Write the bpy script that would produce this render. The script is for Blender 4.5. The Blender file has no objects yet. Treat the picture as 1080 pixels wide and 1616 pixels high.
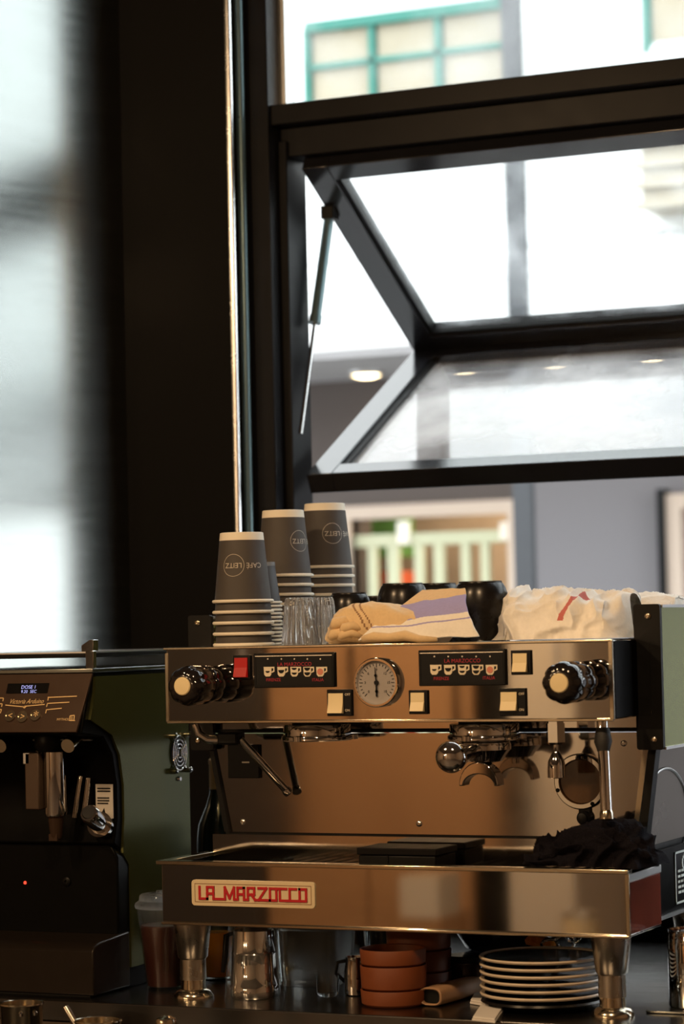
import bpy, math, random
import numpy as np
from mathutils import Vector, Matrix, noise
random.seed(7)
scene = bpy.context.scene
COL = scene.collection
PI = math.pi

# ------------------------------------------------------------------ camera
YAW, PITCH, ROLL = -.4312, .0435, -.0227
CAM = np.array([1.8039, -3.2743, .5293]); FPX = 4086.4
def _axes():
    cy, sy = math.cos(YAW), math.sin(YAW)
    f, r, u = np.array([sy, cy, 0.]), np.array([cy, -sy, 0.]), np.array([0, 0, 1.])
    f2 = f*math.cos(PITCH)+u*math.sin(PITCH); u2 = u*math.cos(PITCH)-f*math.sin(PITCH)
    return r*math.cos(ROLL)+u2*math.sin(ROLL), u2*math.cos(ROLL)-r*math.sin(ROLL), f2
CR, CU, CW = _axes()
def on(px, py, axis, v):
    """photo pixel -> point where its ray meets the plane coordinate[axis] = v"""
    d = CR*((px-540)/FPX)+CU*((808-py)/FPX)+CW
    return CAM+d*((v-CAM[axis])/d[axis])
def Y(px, py, v): return on(px, py, 1, v)
def G(px, py, z=0.): return on(px, py, 2, z)
cam = bpy.data.cameras.new('camera'); cam_o = bpy.data.objects.new('camera', cam); COL.objects.link(cam_o)
cam.sensor_fit = 'VERTICAL'; cam.sensor_height = 36; cam.sensor_width = 24.06; cam.lens = FPX*36/1616
m = Matrix.Identity(4)
for i in range(3):
    m[i][0], m[i][1], m[i][2], m[i][3] = CR[i], CU[i], -CW[i], CAM[i]
cam_o.matrix_world = m
cam.clip_start = .05; cam.clip_end = 200
cam.dof.use_dof = True; cam.dof.focus_distance = 3.72; cam.dof.aperture_fstop = 4.5
scene.camera = cam_o

# ------------------------------------------------------------------ world, exposure, large lights
world = bpy.data.worlds.new('world'); scene.world = world; world.use_nodes = True
bg = world.node_tree.nodes['Background']; bg.inputs[0].default_value = (.92, .97, 1, 1); bg.inputs[1].default_value = 5.2
vs = scene.view_settings; vs.view_transform = 'Standard'; vs.look = 'None'; vs.gamma = 1; vs.exposure = 0.0; vs.use_curve_mapping = False
LAMP_W = 60.0; WARM = (1, .66, .36)

# ------------------------------------------------------------------ materials
MATS = {}
def mat(name, col, rough=.5, metal=0., var=.0, scale=40., bump=0., spec=.5, emit=None, estr=0., trans=0., ior=1.45, stretch=None, coat=0., sheen=0.):
    if name in MATS: return MATS[name]
    M = bpy.data.materials.new(name); M.use_nodes = True; nt = M.node_tree; b = nt.nodes['Principled BSDF']
    b.inputs['Base Color'].default_value = (*col, 1); b.inputs['Roughness'].default_value = rough
    b.inputs['Metallic'].default_value = metal; b.inputs['Specular IOR Level'].default_value = spec
    b.inputs['Transmission Weight'].default_value = trans; b.inputs['IOR'].default_value = ior
    b.inputs['Coat Weight'].default_value = coat; b.inputs['Sheen Weight'].default_value = sheen
    if emit: b.inputs['Emission Color'].default_value = (*emit, 1); b.inputs['Emission Strength'].default_value = estr
    tc = nt.nodes.new('ShaderNodeTexCoord'); mp = nt.nodes.new('ShaderNodeMapping'); nz = nt.nodes.new('ShaderNodeTexNoise')
    nz.inputs['Scale'].default_value = scale; nz.inputs['Detail'].default_value = 4
    if stretch: mp.inputs['Scale'].default_value = stretch
    nt.links.new(tc.outputs['Object'], mp.inputs[0]); nt.links.new(mp.outputs[0], nz.inputs[0])
    if var:
        r = nt.nodes.new('ShaderNodeMapRange'); r.inputs[3].default_value = 1-var; r.inputs[4].default_value = 1+var
        mx = nt.nodes.new('ShaderNodeMix'); mx.data_type = 'RGBA'; mx.blend_type = 'MULTIPLY'; mx.inputs[0].default_value = 1
        mx.inputs[6].default_value = (*col, 1)
        nt.links.new(nz.outputs[0], r.inputs[0]); nt.links.new(r.outputs[0], mx.inputs[7]); nt.links.new(mx.outputs[2], b.inputs['Base Color'])
    rr = nt.nodes.new('ShaderNodeMapRange'); rr.inputs[3].default_value = rough*.8; rr.inputs[4].default_value = min(1, rough*1.25)
    nt.links.new(nz.outputs[0], rr.inputs[0]); nt.links.new(rr.outputs[0], b.inputs['Roughness'])
    if bump:
        bp = nt.nodes.new('ShaderNodeBump'); bp.inputs['Strength'].default_value = bump; bp.inputs['Distance'].default_value = .002
        nt.links.new(nz.outputs[0], bp.inputs['Height']); nt.links.new(bp.outputs[0], b.inputs['Normal'])
    MATS[name] = M; return M
def pane_mat(name, dirt_glare, tint=(1, 1, 1), dscale=6., lo=.42, hi=.75, f0=.05, film=0., back=1.):
    """clear window pane: Schlick reflection over transparency, with a film of dust, smears and painted glare"""
    M = bpy.data.materials.new(name); M.use_nodes = True; nt = M.node_tree; N = nt.nodes; L = nt.links
    out = N['Material Output']; N.remove(N['Principled BSDF'])
    g = N.new('ShaderNodeNewGeometry'); dt = N.new('ShaderNodeVectorMath'); dt.operation = 'DOT_PRODUCT'
    L.new(g.outputs['Normal'], dt.inputs[0]); L.new(g.outputs['Incoming'], dt.inputs[1])
    def mth(op, a, b=None):
        n = N.new('ShaderNodeMath'); n.operation = op
        for i, v in enumerate((a, b)):
            if v is None: continue
            if isinstance(v, (int, float)): n.inputs[i].default_value = v
            else: L.new(v, n.inputs[i])
        return n.outputs[0]
    c = mth('ABSOLUTE', dt.outputs['Value']); k = mth('POWER', mth('SUBTRACT', 1.0, c), 5.0)
    fr = mth('ADD', mth('MULTIPLY', k, 1-f0), f0)
    tr = N.new('ShaderNodeBsdfTransparent'); tr.inputs[0].default_value = (*tint, 1)
    gl = N.new('ShaderNodeBsdfGlossy'); gl.inputs['Roughness'].default_value = .02
    mx = N.new('ShaderNodeMixShader'); L.new(fr, mx.inputs[0]); L.new(tr.outputs[0], mx.inputs[1]); L.new(gl.outputs[0], mx.inputs[2])
    tc = N.new('ShaderNodeTexCoord'); nz = N.new('ShaderNodeTexNoise'); nz.inputs['Scale'].default_value = dscale; nz.inputs['Detail'].default_value = 5
    L.new(tc.outputs['Object'], nz.inputs[0])
    mr = N.new('ShaderNodeMapRange'); mr.inputs[1].default_value = lo; mr.inputs[2].default_value = hi; mr.inputs[3].default_value = film; mr.inputs[4].default_value = dirt_glare
    L.new(nz.outputs[0], mr.inputs[0])
    tl = N.new('ShaderNodeBsdfTranslucent'); tl.inputs[0].default_value = (.88, .89, .9, 1); dd = N.new('ShaderNodeBsdfDiffuse'); dd.inputs[0].default_value = (.88, .89, .9, 1)
    df = N.new('ShaderNodeMixShader'); df.inputs[0].default_value = back; L.new(dd.outputs[0], df.inputs[1]); L.new(tl.outputs[0], df.inputs[2])
    m2 = N.new('ShaderNodeMixShader'); L.new(mr.outputs[0], m2.inputs[0]); L.new(mx.outputs[0], m2.inputs[1]); L.new(df.outputs[0], m2.inputs[2])
    L.new(m2.outputs[0], out.inputs[0]); MATS[name] = M; return M
STEEL = mat('polished_steel', (.70, .68, .65), .032, 1, .03, 30)
STEELB = mat('backsplash_steel', (.66, .63, .60), .07, 1, .04, 14, bump=.01)
BRUSH = mat('brushed_steel', (.29, .305, .29), .22, 1, .06, 6, stretch=(1, 1, 14))
CHROME = mat('chrome', (.80, .79, .77), .06, 1)
LEGMET = mat('leg_satin_steel', (.58, .54, .48), .28, 1, .05, 60)
BRASS = mat('warm_steel', (.68, .60, .46), .16, 1)
BLACK = mat('black_plastic', (.005, .005, .0055), .32, 0, .1, 60, spec=.2)
BLACKM = mat('black_painted_metal', (.005, .005, .005), .4, 0, .15, 80, spec=.2)
RUBBER = mat('black_rubber', (.02, .02, .02), .6)
FRAMEM = mat('dark_window_frame', (.007, .007, .008), .34, 0, .2, 20, spec=.12)
SASHM = mat('glossy_sash_paint', (.010, .010, .012), .16, 0, .2, 20, spec=.9)
WALLBLK = mat('black_wall_paint', (.004, .0038, .004), .5, 0, .25, 3, bump=.05, spec=.08)
TEALM = mat('teal_grey_seal', (.10, .15, .16), .30, .6)
ALUM = mat('satin_aluminium', (.62, .62, .62), .35, 1)
CREAM = mat('cream_plastic', (.80, .66, .38), .42, 0, .05, 20)
IVORY = mat('ivory_enamel', (.74, .60, .38), .38, 0, .05, 40)
RED = mat('red_enamel', (.50, .010, .018), .4)
REDLIT = mat('lit_red_switch', (.22, .004, .004), .35, emit=(1, .02, .01), estr=.16, spec=.2)
REDTXT = mat('red_print', (.40, .02, .04), .5)
ICON = mat('cream_print', (.78, .68, .50), .5)
ICONRED = mat('salmon_print', (.62, .22, .14), .5)
GOLDP = mat('gold_print', (.72, .50, .24), .4, .2)
DIAL = mat('grey_dial', (.34, .31, .29), .5, 0, .05, 20)
KNOBM = mat('black_bakelite', (.010, .008, .008), .12, 0, .1, 20, coat=.4)
CUPM = mat('dark_paper', (.060, .052, .047), .62, 0, .06, 30)
CUPW = mat('cream_paper', (.80, .74, .62), .6, 0, .03, 30)
CUPTXT = mat('pale_print', (.55, .50, .42), .6)
SMALLCUP = mat('charcoal_paper', (.05, .05, .055), .5)
CERAM = mat('black_ceramic', (.010, .009, .009), .26, 0, .1, 20, spec=.4)
TERRA = mat('terracotta', (.18, .045, .011), .55, 0, .15, 30, bump=.1)
PLATEB = mat('black_glaze', (.012, .012, .014), .18)
PLATEW = mat('cream_glaze_rim', (.62, .52, .40), .3)
TAN = mat('tan_wood', (.42, .25, .14), .5, 0, .12, 60, bump=.05, stretch=(1, 8, 1))
PAPERW = mat('white_napkin', (.75, .72, .68), .7, 0, .05, 30)
BEIGE = mat('beige_linen', (.74, .54, .30), .85, 0, .10, 220, bump=.25, sheen=.2)
CREAMCL = mat('cream_linen', (.86, .83, .77), .85, 0, .08, 220, bump=.25, sheen=.2)
PURPLE = mat('lilac_stripe', (.36, .34, .64), .85, 0, .08, 220, bump=.25)
BROWNST = mat('brown_stripe', (.30, .17, .09), .85)
TOWEL = mat('black_towelling', (.009, .008, .011), .95, 0, .5, 400, bump=.8, spec=.05)
COUNTER = mat('dark_steel_counter', (.17, .165, .16), .24, 1, .15, 10, stretch=(1, 8, 1))
COUNTERE = mat('counter_edge', (.10, .075, .06), .4, .3, .2, 20)
GRINDB = mat('grinder_black', (.003, .003, .003), .34, spec=.08)
GRINDP = mat('grinder_brown_fascia', (.05, .030, .020), .35, .3, spec=.25)
GRINDS = mat('grinder_side_gloss', (.09, .095, .03), .2, .6, .1, 3, spec=.3)  # black gloss side with a green reflection mixed into its colour
SIDEGRN = mat('machine_side_green_sheen', (.33, .36, .13), .2, .7, .08, 3)  # steel side; the green reflected from outdoors is put into the colour
SIDELOW = mat('satin_side_steel', (.15, .125, .10), .28, 1, .06, 6)
SIDERED = mat('reddish_reflection_steel', (.20, .045, .028), .15, 0, .35, 25, stretch=(1, 1, .2), coat=.5)  # steel tray side; its reddish reflection is put into the colour
TUMBLER = mat('clear_glass', (.96, .98, .98), .02, trans=1, ior=1.3)
CUTGLASS = mat('cut_glass', (1, 1, 1), .04, trans=.94, ior=1.28)
PLASTIC = mat('clear_plastic', (.92, .93, .93), .08, trans=1, ior=1.25)
COFFEE = mat('iced_coffee', (.035, .007, .003), .3)
AMBER = mat('amber_oil', (.80, .30, .03), .1, trans=.3, ior=1.3)
BOTTLEG = mat('dark_bottle_glass', (.02, .03, .02), .08, coat=.6)
ORANGE = mat('orange_cord', (.72, .26, .03), .5)
LCD = mat('blue_display_text', (.3, .35, .8), .5, emit=(.35, .42, 1), estr=.8)
LEDR = mat('red_led', (.6, .02, .01), .3, emit=(1, .06, .03), estr=2.)
LABELW = mat('pale_label_print', (.70, .78, .76), .5)
PANE = pane_mat('window_pane', .16, (.98, 1, 1))
FLUTED = pane_mat('fluted_glass', .16, (.97, .99, .99), 90., .3, .7, .13, .03)
CLEARP = pane_mat('clear_moulded_plastic', .05, (.98, .98, .97), 30., .2, .7, .045, .0)
CLEARL = pane_mat('milky_lid_plastic', .40, (.95, .95, .94), 30., .2, .7, .08, .1)
PANES = pane_mat('smeared_glare_pane', .60, (.97, .98, 1), 4., .36, .70, .09, .10, .15)  # smears, with extra white film painted for the glare
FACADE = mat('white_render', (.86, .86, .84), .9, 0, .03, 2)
FACGREY = mat('grey_render', (.17, .16, .165), .9, 0, .06, 2)
FACSHADE = mat('shaded_render', (.085, .068, .06), .9, 0, .08, 2)  # grey wall with its brownish shade mixed into the colour
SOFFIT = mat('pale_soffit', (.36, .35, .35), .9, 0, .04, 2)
BALC = mat('beige_balcony_panel', (.36, .31, .23), .8, 0, .15, 8)
GREENMET = mat('green_metal', (.03, .17, .13), .5)
PALEGREEN = mat('pale_green_frame', (.46, .46, .30), .6)
PINKCREAM = mat('pink_cream_frame', (.48, .38, .30), .7)
DARKCOL = mat('grey_steel_post', (.05, .052, .056), .6)
SHOPIN = mat('brown_shop_interior', (.42, .33, .25), .8, 0, .5, 3)
PAVE = mat('street_paving', (.30, .30, .30), .8, 0, .1, 4)
FLOORM = mat('concrete_floor', (.16, .13, .11), .5, 0, .15, 3)
CEILM = mat('dark_ceiling', (.12, .10, .09), .8)
WALLBR = mat('brown_plaster', (.40, .30, .22), .8, 0, .1, 2)
OAK = mat('oak_veneer', (.40, .225, .11), .5, 0, .2, 6, stretch=(1, 1, 12))
WHITEP = mat('white_enamel', (.62, .56, .48), .4)
DOWNL = mat('downlight_lens', (1, .9, .7), .4, emit=(1, .78, .45), estr=11.)
BULB = mat('warm_bulb', (1, .8, .5), .4, emit=(1, .66, .34), estr=14.)

# ------------------------------------------------------------------ mesh helpers
class MB:
    def __init__(s): s.v = []; s.f = []; s.mi = []; s.cm = 0
    def face(s, f): s.f.append(tuple(f)); s.mi.append(s.cm)
    def box(s, x0, x1, y0, y1, z0, z1, M=None):
        b = len(s.v); P = [(x, y, z) for z in (z0, z1) for y in (y0, y1) for x in (x0, x1)]
        if M is not None: P = [tuple(M @ Vector(p)) for p in P]
        s.v += P
        for f in ((0, 2, 3, 1), (4, 5, 7, 6), (0, 1, 5, 4), (2, 6, 7, 3), (0, 4, 6, 2), (1, 3, 7, 5)): s.face([b+i for i in f])
        return s
    def lathe(s, prof, c=(0, 0, 0), n=40, axis='z', cap0=True, cap1=True, M=None, lobes=0, amp=0.):
        """prof: (radius, height) pairs; height runs along axis"""
        b = len(s.v)
        for r, h in prof:
            for i in range(n):
                a = 2*PI*i/n; q = r*(1+amp*(abs(math.cos(lobes*a/2))**.6-.6)) if lobes else r
                p = (q*math.cos(a), q*math.sin(a), h)
                if axis == 'y': p = (p[0], p[2], p[1])
                elif axis == 'x': p = (p[2], p[0], p[1])
                p = Vector(p)
                if M is not None: p = M @ p
                s.v.append((p[0]+c[0], p[1]+c[1], p[2]+c[2]))
        fl = axis == 'y'
        for k in range(len(prof)-1):
            for i in range(n):
                j = (i+1) % n; q = [b+k*n+i, b+k*n+j, b+(k+1)*n+j, b+(k+1)*n+i]
                s.face(q[::-1] if fl else q)
        if cap0: q = [b+i for i in range(n)][::-1]; s.face(q[::-1] if fl else q)
        if cap1: q = [b+(len(prof)-1)*n+i for i in range(n)]; s.face(q[::-1] if fl else q)
        return s
    def tube(s, pts, r, n=12, closed=False):
        pts = [Vector(p) for p in pts]; b = len(s.v); N = len(pts)
        rs = r if isinstance(r, (list, tuple)) else [r]*N
        up = None
        for k, p in enumerate(pts):
            t = (pts[(k+1) % N]-pts[k-1]) if closed else (pts[min(k+1, N-1)]-pts[max(k-1, 0)])
            t.normalize()
            if up is None: up = Vector((0, 0, 1)) if abs(t.z) < .9 else Vector((1, 0, 0))
            x = t.cross(up).normalized(); y = x.cross(t).normalized(); up = y
            for i in range(n):
                a = 2*PI*i/n; q = p+(x*math.cos(a)+y*math.sin(a))*rs[k]; s.v.append(tuple(q))
        for k in range(N if closed else N-1):
            k2 = (k+1) % N
            for i in range(n):
                j = (i+1) % n; s.face((b+k*n+i, b+k*n+j, b+k2*n+j, b+k2*n+i))
        if not closed:
            s.face([b+i for i in range(n)][::-1]); s.face([b+(N-1)*n+i for i in range(n)])
        return s
    def prism(s, poly, a0, a1, axis='y'):
        """poly in the plane across axis ((x,z) for y, (y,z) for x, (x,y) for z)"""
        b = len(s.v); n = len(poly)
        for a in (a0, a1):
            for u, w in poly: s.v.append({'y': (u, a, w), 'x': (a, u, w), 'z': (u, w, a)}[axis])
        s.face([b+i for i in range(n)]); s.face([b+n+i for i in range(n)][::-1])
        for i in range(n): j = (i+1) % n; s.face((b+i, b+n+i, b+n+j, b+j))
        return s
    def grid(s, fn, nu, nv):
        b = len(s.v)
        for j in range(nv+1):
            for i in range(nu+1): s.v.append(tuple(fn(i/nu, j/nv)))
        for j in range(nv):
            for i in range(nu):
                k = b+j*(nu+1)+i; s.face((k, k+1, k+nu+2, k+nu+1))
        return s
    def build(s, name, ms, parent=None, bevel=0., angle=40, solid=0., sub=0, local=False):
        me = bpy.data.meshes.new(name); V = s.v
        if parent is not None and not local:
            o = parent.location
            if parent.parent: o = o+parent.parent.location
            V = [(v[0]-o[0], v[1]-o[1], v[2]-o[2]) for v in V]
        me.from_pydata(V, [], s.f)
        ms = ms if isinstance(ms, (list, tuple)) else [ms]
        for q in ms: me.materials.append(q)
        if len(ms) > 1: me.polygons.foreach_set('material_index', s.mi)
        import bmesh
        bm = bmesh.new(); bm.from_mesh(me); bmesh.ops.recalc_face_normals(bm, faces=bm.faces); bm.to_mesh(me); bm.free()
        me.shade_smooth(); me.set_sharp_from_angle(angle=math.radians(angle))
        ob = bpy.data.objects.new(name, me); COL.objects.link(ob); ob.parent = parent
        if solid: md = ob.modifiers.new('solid', 'SOLIDIFY'); md.thickness = solid; md.offset = 0
        if sub: md = ob.modifiers.new('sub', 'SUBSURF'); md.levels = sub; md.render_levels = sub
        if bevel: md = ob.modifiers.new('bevel', 'BEVEL'); md.width = bevel; md.segments = 2; md.limit_method = 'ANGLE'; md.angle_limit = math.radians(50)
        return ob
def tag(o, label, cat=None, group=None, kind=None):
    o['label'] = label
    if cat: o['category'] = cat
    if group: o['group'] = group
    if kind: o['kind'] = kind
    return o
def thing(name, loc, label=None, cat=None, group=None, kind=None):
    o = bpy.data.objects.new(name, None); COL.objects.link(o); o.location = loc; o.empty_display_size = .02
    if label: tag(o, label, cat, group, kind)
    return o
def copy_tree(o, parent=None):
    c = o.copy(); COL.objects.link(c); c.parent = parent
    for ch in list(o.children): copy_tree(ch, c)
    return c
def struct(o, label, cat): return tag(o, label, cat, kind='structure')
def text_faces(body, size, shear=0., extrude=0.):
    cu = bpy.data.curves.new('text', 'FONT'); cu.body = body; cu.size = size; cu.align_x = 'CENTER'; cu.align_y = 'CENTER'; cu.shear = shear
    cu.resolution_u = 3; ob = bpy.data.objects.new('text', cu); COL.objects.link(ob)
    dg = bpy.context.evaluated_depsgraph_get(); me = bpy.data.meshes.new_from_object(ob.evaluated_get(dg))
    V = [tuple(v.co) for v in me.vertices]; F = [tuple(p.vertices) for p in me.polygons]
    bpy.data.objects.remove(ob); bpy.data.curves.remove(cu); bpy.data.meshes.remove(me)
    return V, F
def add_text(mb, body, size, fn, shear=0., wide=1.):
    V, F = text_faces(body, size, shear); b = len(mb.v)
    mb.v += [tuple(fn(x*wide, y)) for x, y, z in V]
    for f in F: mb.face([b+i for i in f])
def screw(mb, c, r=.004, axis='y', d=-1):
    prof = [(r, 0), (r*.95, .35*r), (r*.6, .6*r), (r*.35, .6*r), (r*.3, .25*r)]
    mb.lathe([(a, h*d) for a, h in prof], c, 14, axis)
def lerp(a, b, t): return a+(b-a)*t
def interp(pts, x): return float(np.interp(x, [p[0] for p in pts], [p[1] for p in pts]))

# ================================================================== THE SETTING
FL, CE = -.92, 2.30
struct(MB().box(-4, 4, -6.3, 1.0, FL-.1, FL).build('floor', FLOORM), 'brown concrete cafe floor', 'floor')
struct(MB().box(-4, 4, -6.3, 1.0, CE, CE+.1).build('ceiling', CEILM), 'dark cafe ceiling', 'ceiling')
struct(MB().box(-4, 4, -6.4, -6.3, FL, CE).build('wall_back', WALLBR), 'brown plaster wall at the rear of the cafe', 'wall')
struct(MB().box(-4.1, -4, -6.3, 1.0, FL, CE).build('wall_side', WALLBR), 'plain side wall of the cafe room', 'wall')
struct(MB().box(4, 4.1, -6.3, 1.0, FL, CE).build('wall_right', WALLBR), 'plain brown wall on the other side of the room', 'wall')
WY = .80                                   # inner face of the window wall
xw = Y(366, 500, WY)[0]
struct(MB().box(-4, xw, WY, 1.0, FL, CE).build('wall_front', WALLBLK), 'matt black wall panel beside the window frame', 'wall')
struct(MB().box(xw, 4, WY+.06, 1.0, FL, .10).build('wall_under_window', WALLBLK), 'black wall below the servery window', 'wall')
struct(MB().box(2.2, 4, WY+.03, 1.0, .10, CE).build('wall_beyond_window', WALLBLK), 'black wall beyond the far window jamb', 'wall')
# steel-clad stub wall at the left, turned a little towards the window
cx, cy = Y(197, 500, WY)[:2]; be = math.radians(16)
dx, dy = -math.sin(be), -math.cos(be); nx, ny = math.cos(be), -math.sin(be)
poly = [(cx, cy), (cx+dx*.75, cy+dy*.75), (cx+dx*.75-nx*.1, cy+dy*.75-ny*.1), (cx-nx*.1, cy-ny*.1)]
struct(MB().prism(poly, FL, CE, 'z').build('wall_left', BRUSH), 'brushed steel clad stub wall behind the grinder', 'wall')
# worktop
counter = struct(MB().box(-.50, 2.6, -.052, WY-.002, -.03, 0).build('worktop', COUNTER, bevel=.002), 'dark steel worktop carrying the espresso machine', 'worktop')
counter['kind'] = 'structure'
struct(MB().box(-.50, 2.6, -.050, -.03, -.075, -.031).build('trim_1', COUNTERE), 'brown edge strip under the worktop front', 'trim')
struct(MB().box(-.50, 2.6, -.02, WY-.01, FL, -.032).build('base_cabinet', BLACKM), 'black base cabinet below the worktop', 'cabinet')
shelf = struct(MB().box(-.60, .9, -.42, -.055, -.10, -.08).box(-.55, .85, -.40, -.06, FL, -.10).build('lower_bench', BLACKM), 'low black bench in front of the worktop', 'bench')

# ---- window frame
win = thing('window_1', (xw, WY, .1), 'dark framed servery window with fixed transom light and folding sash', 'window', kind='structure')
x400, x430, x447 = Y(400, 500, .85)[0], Y(430, 500, .85)[0], Y(447, 500, .87)[0]
XR = 2.2
xe = Y(384, 500, WY+.035)[0]
MB().tube([(xw+.006, WY-.004, .1), (xw+.006, WY-.004, CE)], .0065, 20).build('jamb_strip', mat('bright_aluminium', (.85, .85, .85), .25, 1), win)  # rounded bead, shaped to catch the window light, as is the seal
MB().box(xw+.002, xe, WY+.035, .965, .1, CE).build('jamb_gap', BLACKM, win)
MB().tube([(xe+.005, WY+.030, .1), (xe+.005, WY+.030, CE)], .0085, 20).build('jamb_seal', TEALM, win)
MB().box(x400-.012, x430, .85, .965, .1, CE).build('frame_stile', FRAMEM, win, bevel=.002)
MB().box(x430, x430+.018, .885, .965, .1, 1.40).build('inner_stile', FRAMEM, win, bevel=.002)
MB().box(XR-.06, XR, .85, .965, .1, CE).build('frame_stile', FRAMEM, win, bevel=.002)
MB().box(x430, XR-.06, .86, .965, 1.425, 1.462).build('transom_bar', FRAMEM, win, bevel=.002)
MB().box(x430, XR-.06, .895, .965, 1.372, 1.425).build('header_rail', FRAMEM, win, bevel=.002)
MB().box(x430, XR-.06, .85, .99, .10, .13).build('sill', FRAMEM, win, bevel=.002)
gb = MB().box(x430, x430+.012, .90, .935, 1.463, CE); gb.build('glazing_bead', ALUM, win)
MB().box(x430+.012, XR-.06, .925, .931, 1.455, CE).build('glass_pane', PANE, win)
# ---- folding sash
XS0, XS1 = -.184, 1.98
H1 = Vector((0, .915, 1.366)); Q = Vector((0, 1.410, 1.080)); H2 = Vector((0, .905, .782))
def sash(a, b, name, pane, label, t=.038, w=.05):
    d = (b-a); L = d.length; d.normalize(); n = Vector((1, 0, 0)).cross(d)
    M = Matrix(((1, d.x, n.x, 0), (0, d.y, n.y, a.y), (0, d.z, n.z, a.z), (0, 0, 0, 1)))
    fr = MB().box(XS0, XS0+w, 0, L, -t/2, t/2, M).box(XS1-w, XS1, 0, L, -t/2, t/2, M)
    fr.box(XS0+w, XS1-w, 0, w*.8, -t/2, t/2, M).box(XS0+w, XS1-w, L-w*.8, L, -t/2, t/2, M)
    o = fr.build(name, SASHM, win, bevel=.0015); o['label'] = label
    bd = MB().box(XS0+w, XS0+w+.008, w*.8, L-w*.8, -.012, .012, M).box(XS0+w, XS1-w, L-w*.8-.008, L-w*.8, -.012, .012, M)
    g = bd.build('glazing_bead', BLACKM, None); g.parent = o; g.location = -win.location
    p = MB().box(XS0+w-.005, XS1-w+.005, w*.8-.005, L-w*.8+.005, -.003, .003, M).build('sash_pane', pane, None); p.parent = o; p.location = -win.location
    return M
M1 = sash(H1, Q+Vector((0, .0, -.0)), 'upper_sash', PANE, 'upper sash tilted outward from the header')
M2 = sash(Q+Vector((0, .004, -.030)), H2, 'lower_sash', PANES, 'lower sash folded back to the jamb')
MB().box(XS0+.02, XS1-.02, 1.400, 1.430, 1.056, 1.074).build('sash_hinge', FRAMEM, win)
s0 = Vector((XS0+.004, 1.012, 1.283)); s2 = Vector((XS0-.008, .893, .872)); s1 = s0.lerp(s2, .50)
st = MB().tube([s0, s0.lerp(s2, .04), s1], [.006, .010, .010], 14).tube([s0.lerp(s2, .47), s0.lerp(s2, .505)], .0115, 14).build('gas_strut', TEALM, win)
rd = MB().tube([s1, s2], .0042, 10).build('strut_rod', CHROME, None); rd.parent = st; rd.location = -win.location
bk = MB().box(s0.x-.012, s0.x+.012, s0.y-.012, s0.y+.016, s0.z-.010, s0.z+.014).build('strut_bracket', BLACKM, None); bk.parent = st; bk.location = -win.location

# ================================================================== OUTSIDE
struct(MB().box(-14, 14, 1.05, 14, FL-.16, FL-.04).build('pavement', PAVE), 'grey street paving outside the window', 'pavement')
FY, WYO, ZS = 5.72, 6.55, 1.55            # upper facade, recessed shop front, soffit height
bld = thing('building', (-2, FY, FL-.04), 'white rendered building across the street with recessed grey shop front', 'building')
MB().box(-12, 8, FY, FY+3, ZS+.30, 12).build('facade', FACADE, bld)
MB().box(-12, 8, FY-.05, FY+2, ZS+.03, ZS+.32).build('fascia', FACADE, bld)
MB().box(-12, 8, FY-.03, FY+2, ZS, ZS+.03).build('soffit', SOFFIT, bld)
xa, xb = Y(555, 800, WYO)[0], Y(815, 800, WYO)[0]; zt = Y(700, 797, WYO)[2]
xc, xd = Y(1058, 800, WYO)[0], Y(1150, 800, WYO)[0]; zt2 = Y(1070, 780, WYO)[2]
MB().box(-12, xa, WYO, WYO+.2, FL-.04, ZS).build('shop_wall', FACSHADE, bld)
MB().box(xa, xb, WYO, WYO+.2, zt, ZS).build('shop_wall', FACSHADE, bld)
w = MB().box(xb, xc, WYO, WYO+.2, FL-.04, ZS).box(xd, 8, WYO, WYO+.2, FL-.04, ZS)
w.box(xc, xd, WYO, WYO+.2, zt2, ZS).box(xa, xb, WYO, WYO+.2, FL-.04, 0).box(xc, xd, WYO, WYO+.2, FL-.04, 0)
w.build('shop_wall', FACGREY, bld)
MB().box(-12, 8, WYO+.9, WYO+1.1, FL-.04, ZS).build('interior_wall', SHOPIN, bld)
sl = MB().lathe([(.01, 1.30), (.06, 1.26), (.08, 1.18), (.05, 1.12), (.01, 1.10)], (-2.2, WYO+.45, 0), 20).build('shop_fill_bulb', BULB, bld)  # unseen bulb and light added to brighten the shop interior
ld = bpy.data.lights.new('shop_fill_light', 'POINT'); ld.energy = 13; ld.color = (1, .8, .55); ld.shadow_soft_size = .1
lo = bpy.data.objects.new('shop_fill_light', ld); COL.objects.link(lo); lo.parent = bld; lo.location = (-.2, WYO+.35-FY, 1.0-(FL-.04))
# shop window with pale green bars
sw = MB().box(xa-.05, xb+.02, WYO-.03, WYO+.06, zt-.045, zt+.01).box(xa-.05, xa, WYO-.03, WYO+.06, 0, zt-.045).box(xb-.03, xb+.02, WYO-.03, WYO+.06, 0, zt-.045).box(xa, xb-.03, WYO-.03, WYO+.06, 0, .05)
sw.build('shop_window', PINKCREAM, bld)
for pxl, pxr in ((577, 590), (608, 625), (650, 664), (681, 696), (724, 737), (755, 768), (798, 808)):
    MB().box(Y(pxl, 850, WYO)[0], Y(pxr, 850, WYO)[0], WYO+.02, WYO+.05, .05, zt-.13).build('window_bar', PALEGREEN, bld)
MB().box(xa, xb-.03, WYO+.015, WYO+.05, zt-.16, zt-.11).build('window_rail', PALEGREEN, bld)
MB().box(Y(627, 840, WYO)[0], Y(645, 840, WYO)[0], WYO+.0, WYO+.018, Y(636, 858, WYO)[2], zt-.06).build('paper_notice', CUPW, bld)
MB().box(Y(789, 840, WYO)[0], Y(806, 840, WYO)[0], WYO+.0, WYO+.018, Y(797, 852, WYO)[2], zt-.08).build('paper_notice', CUPW, bld)
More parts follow.
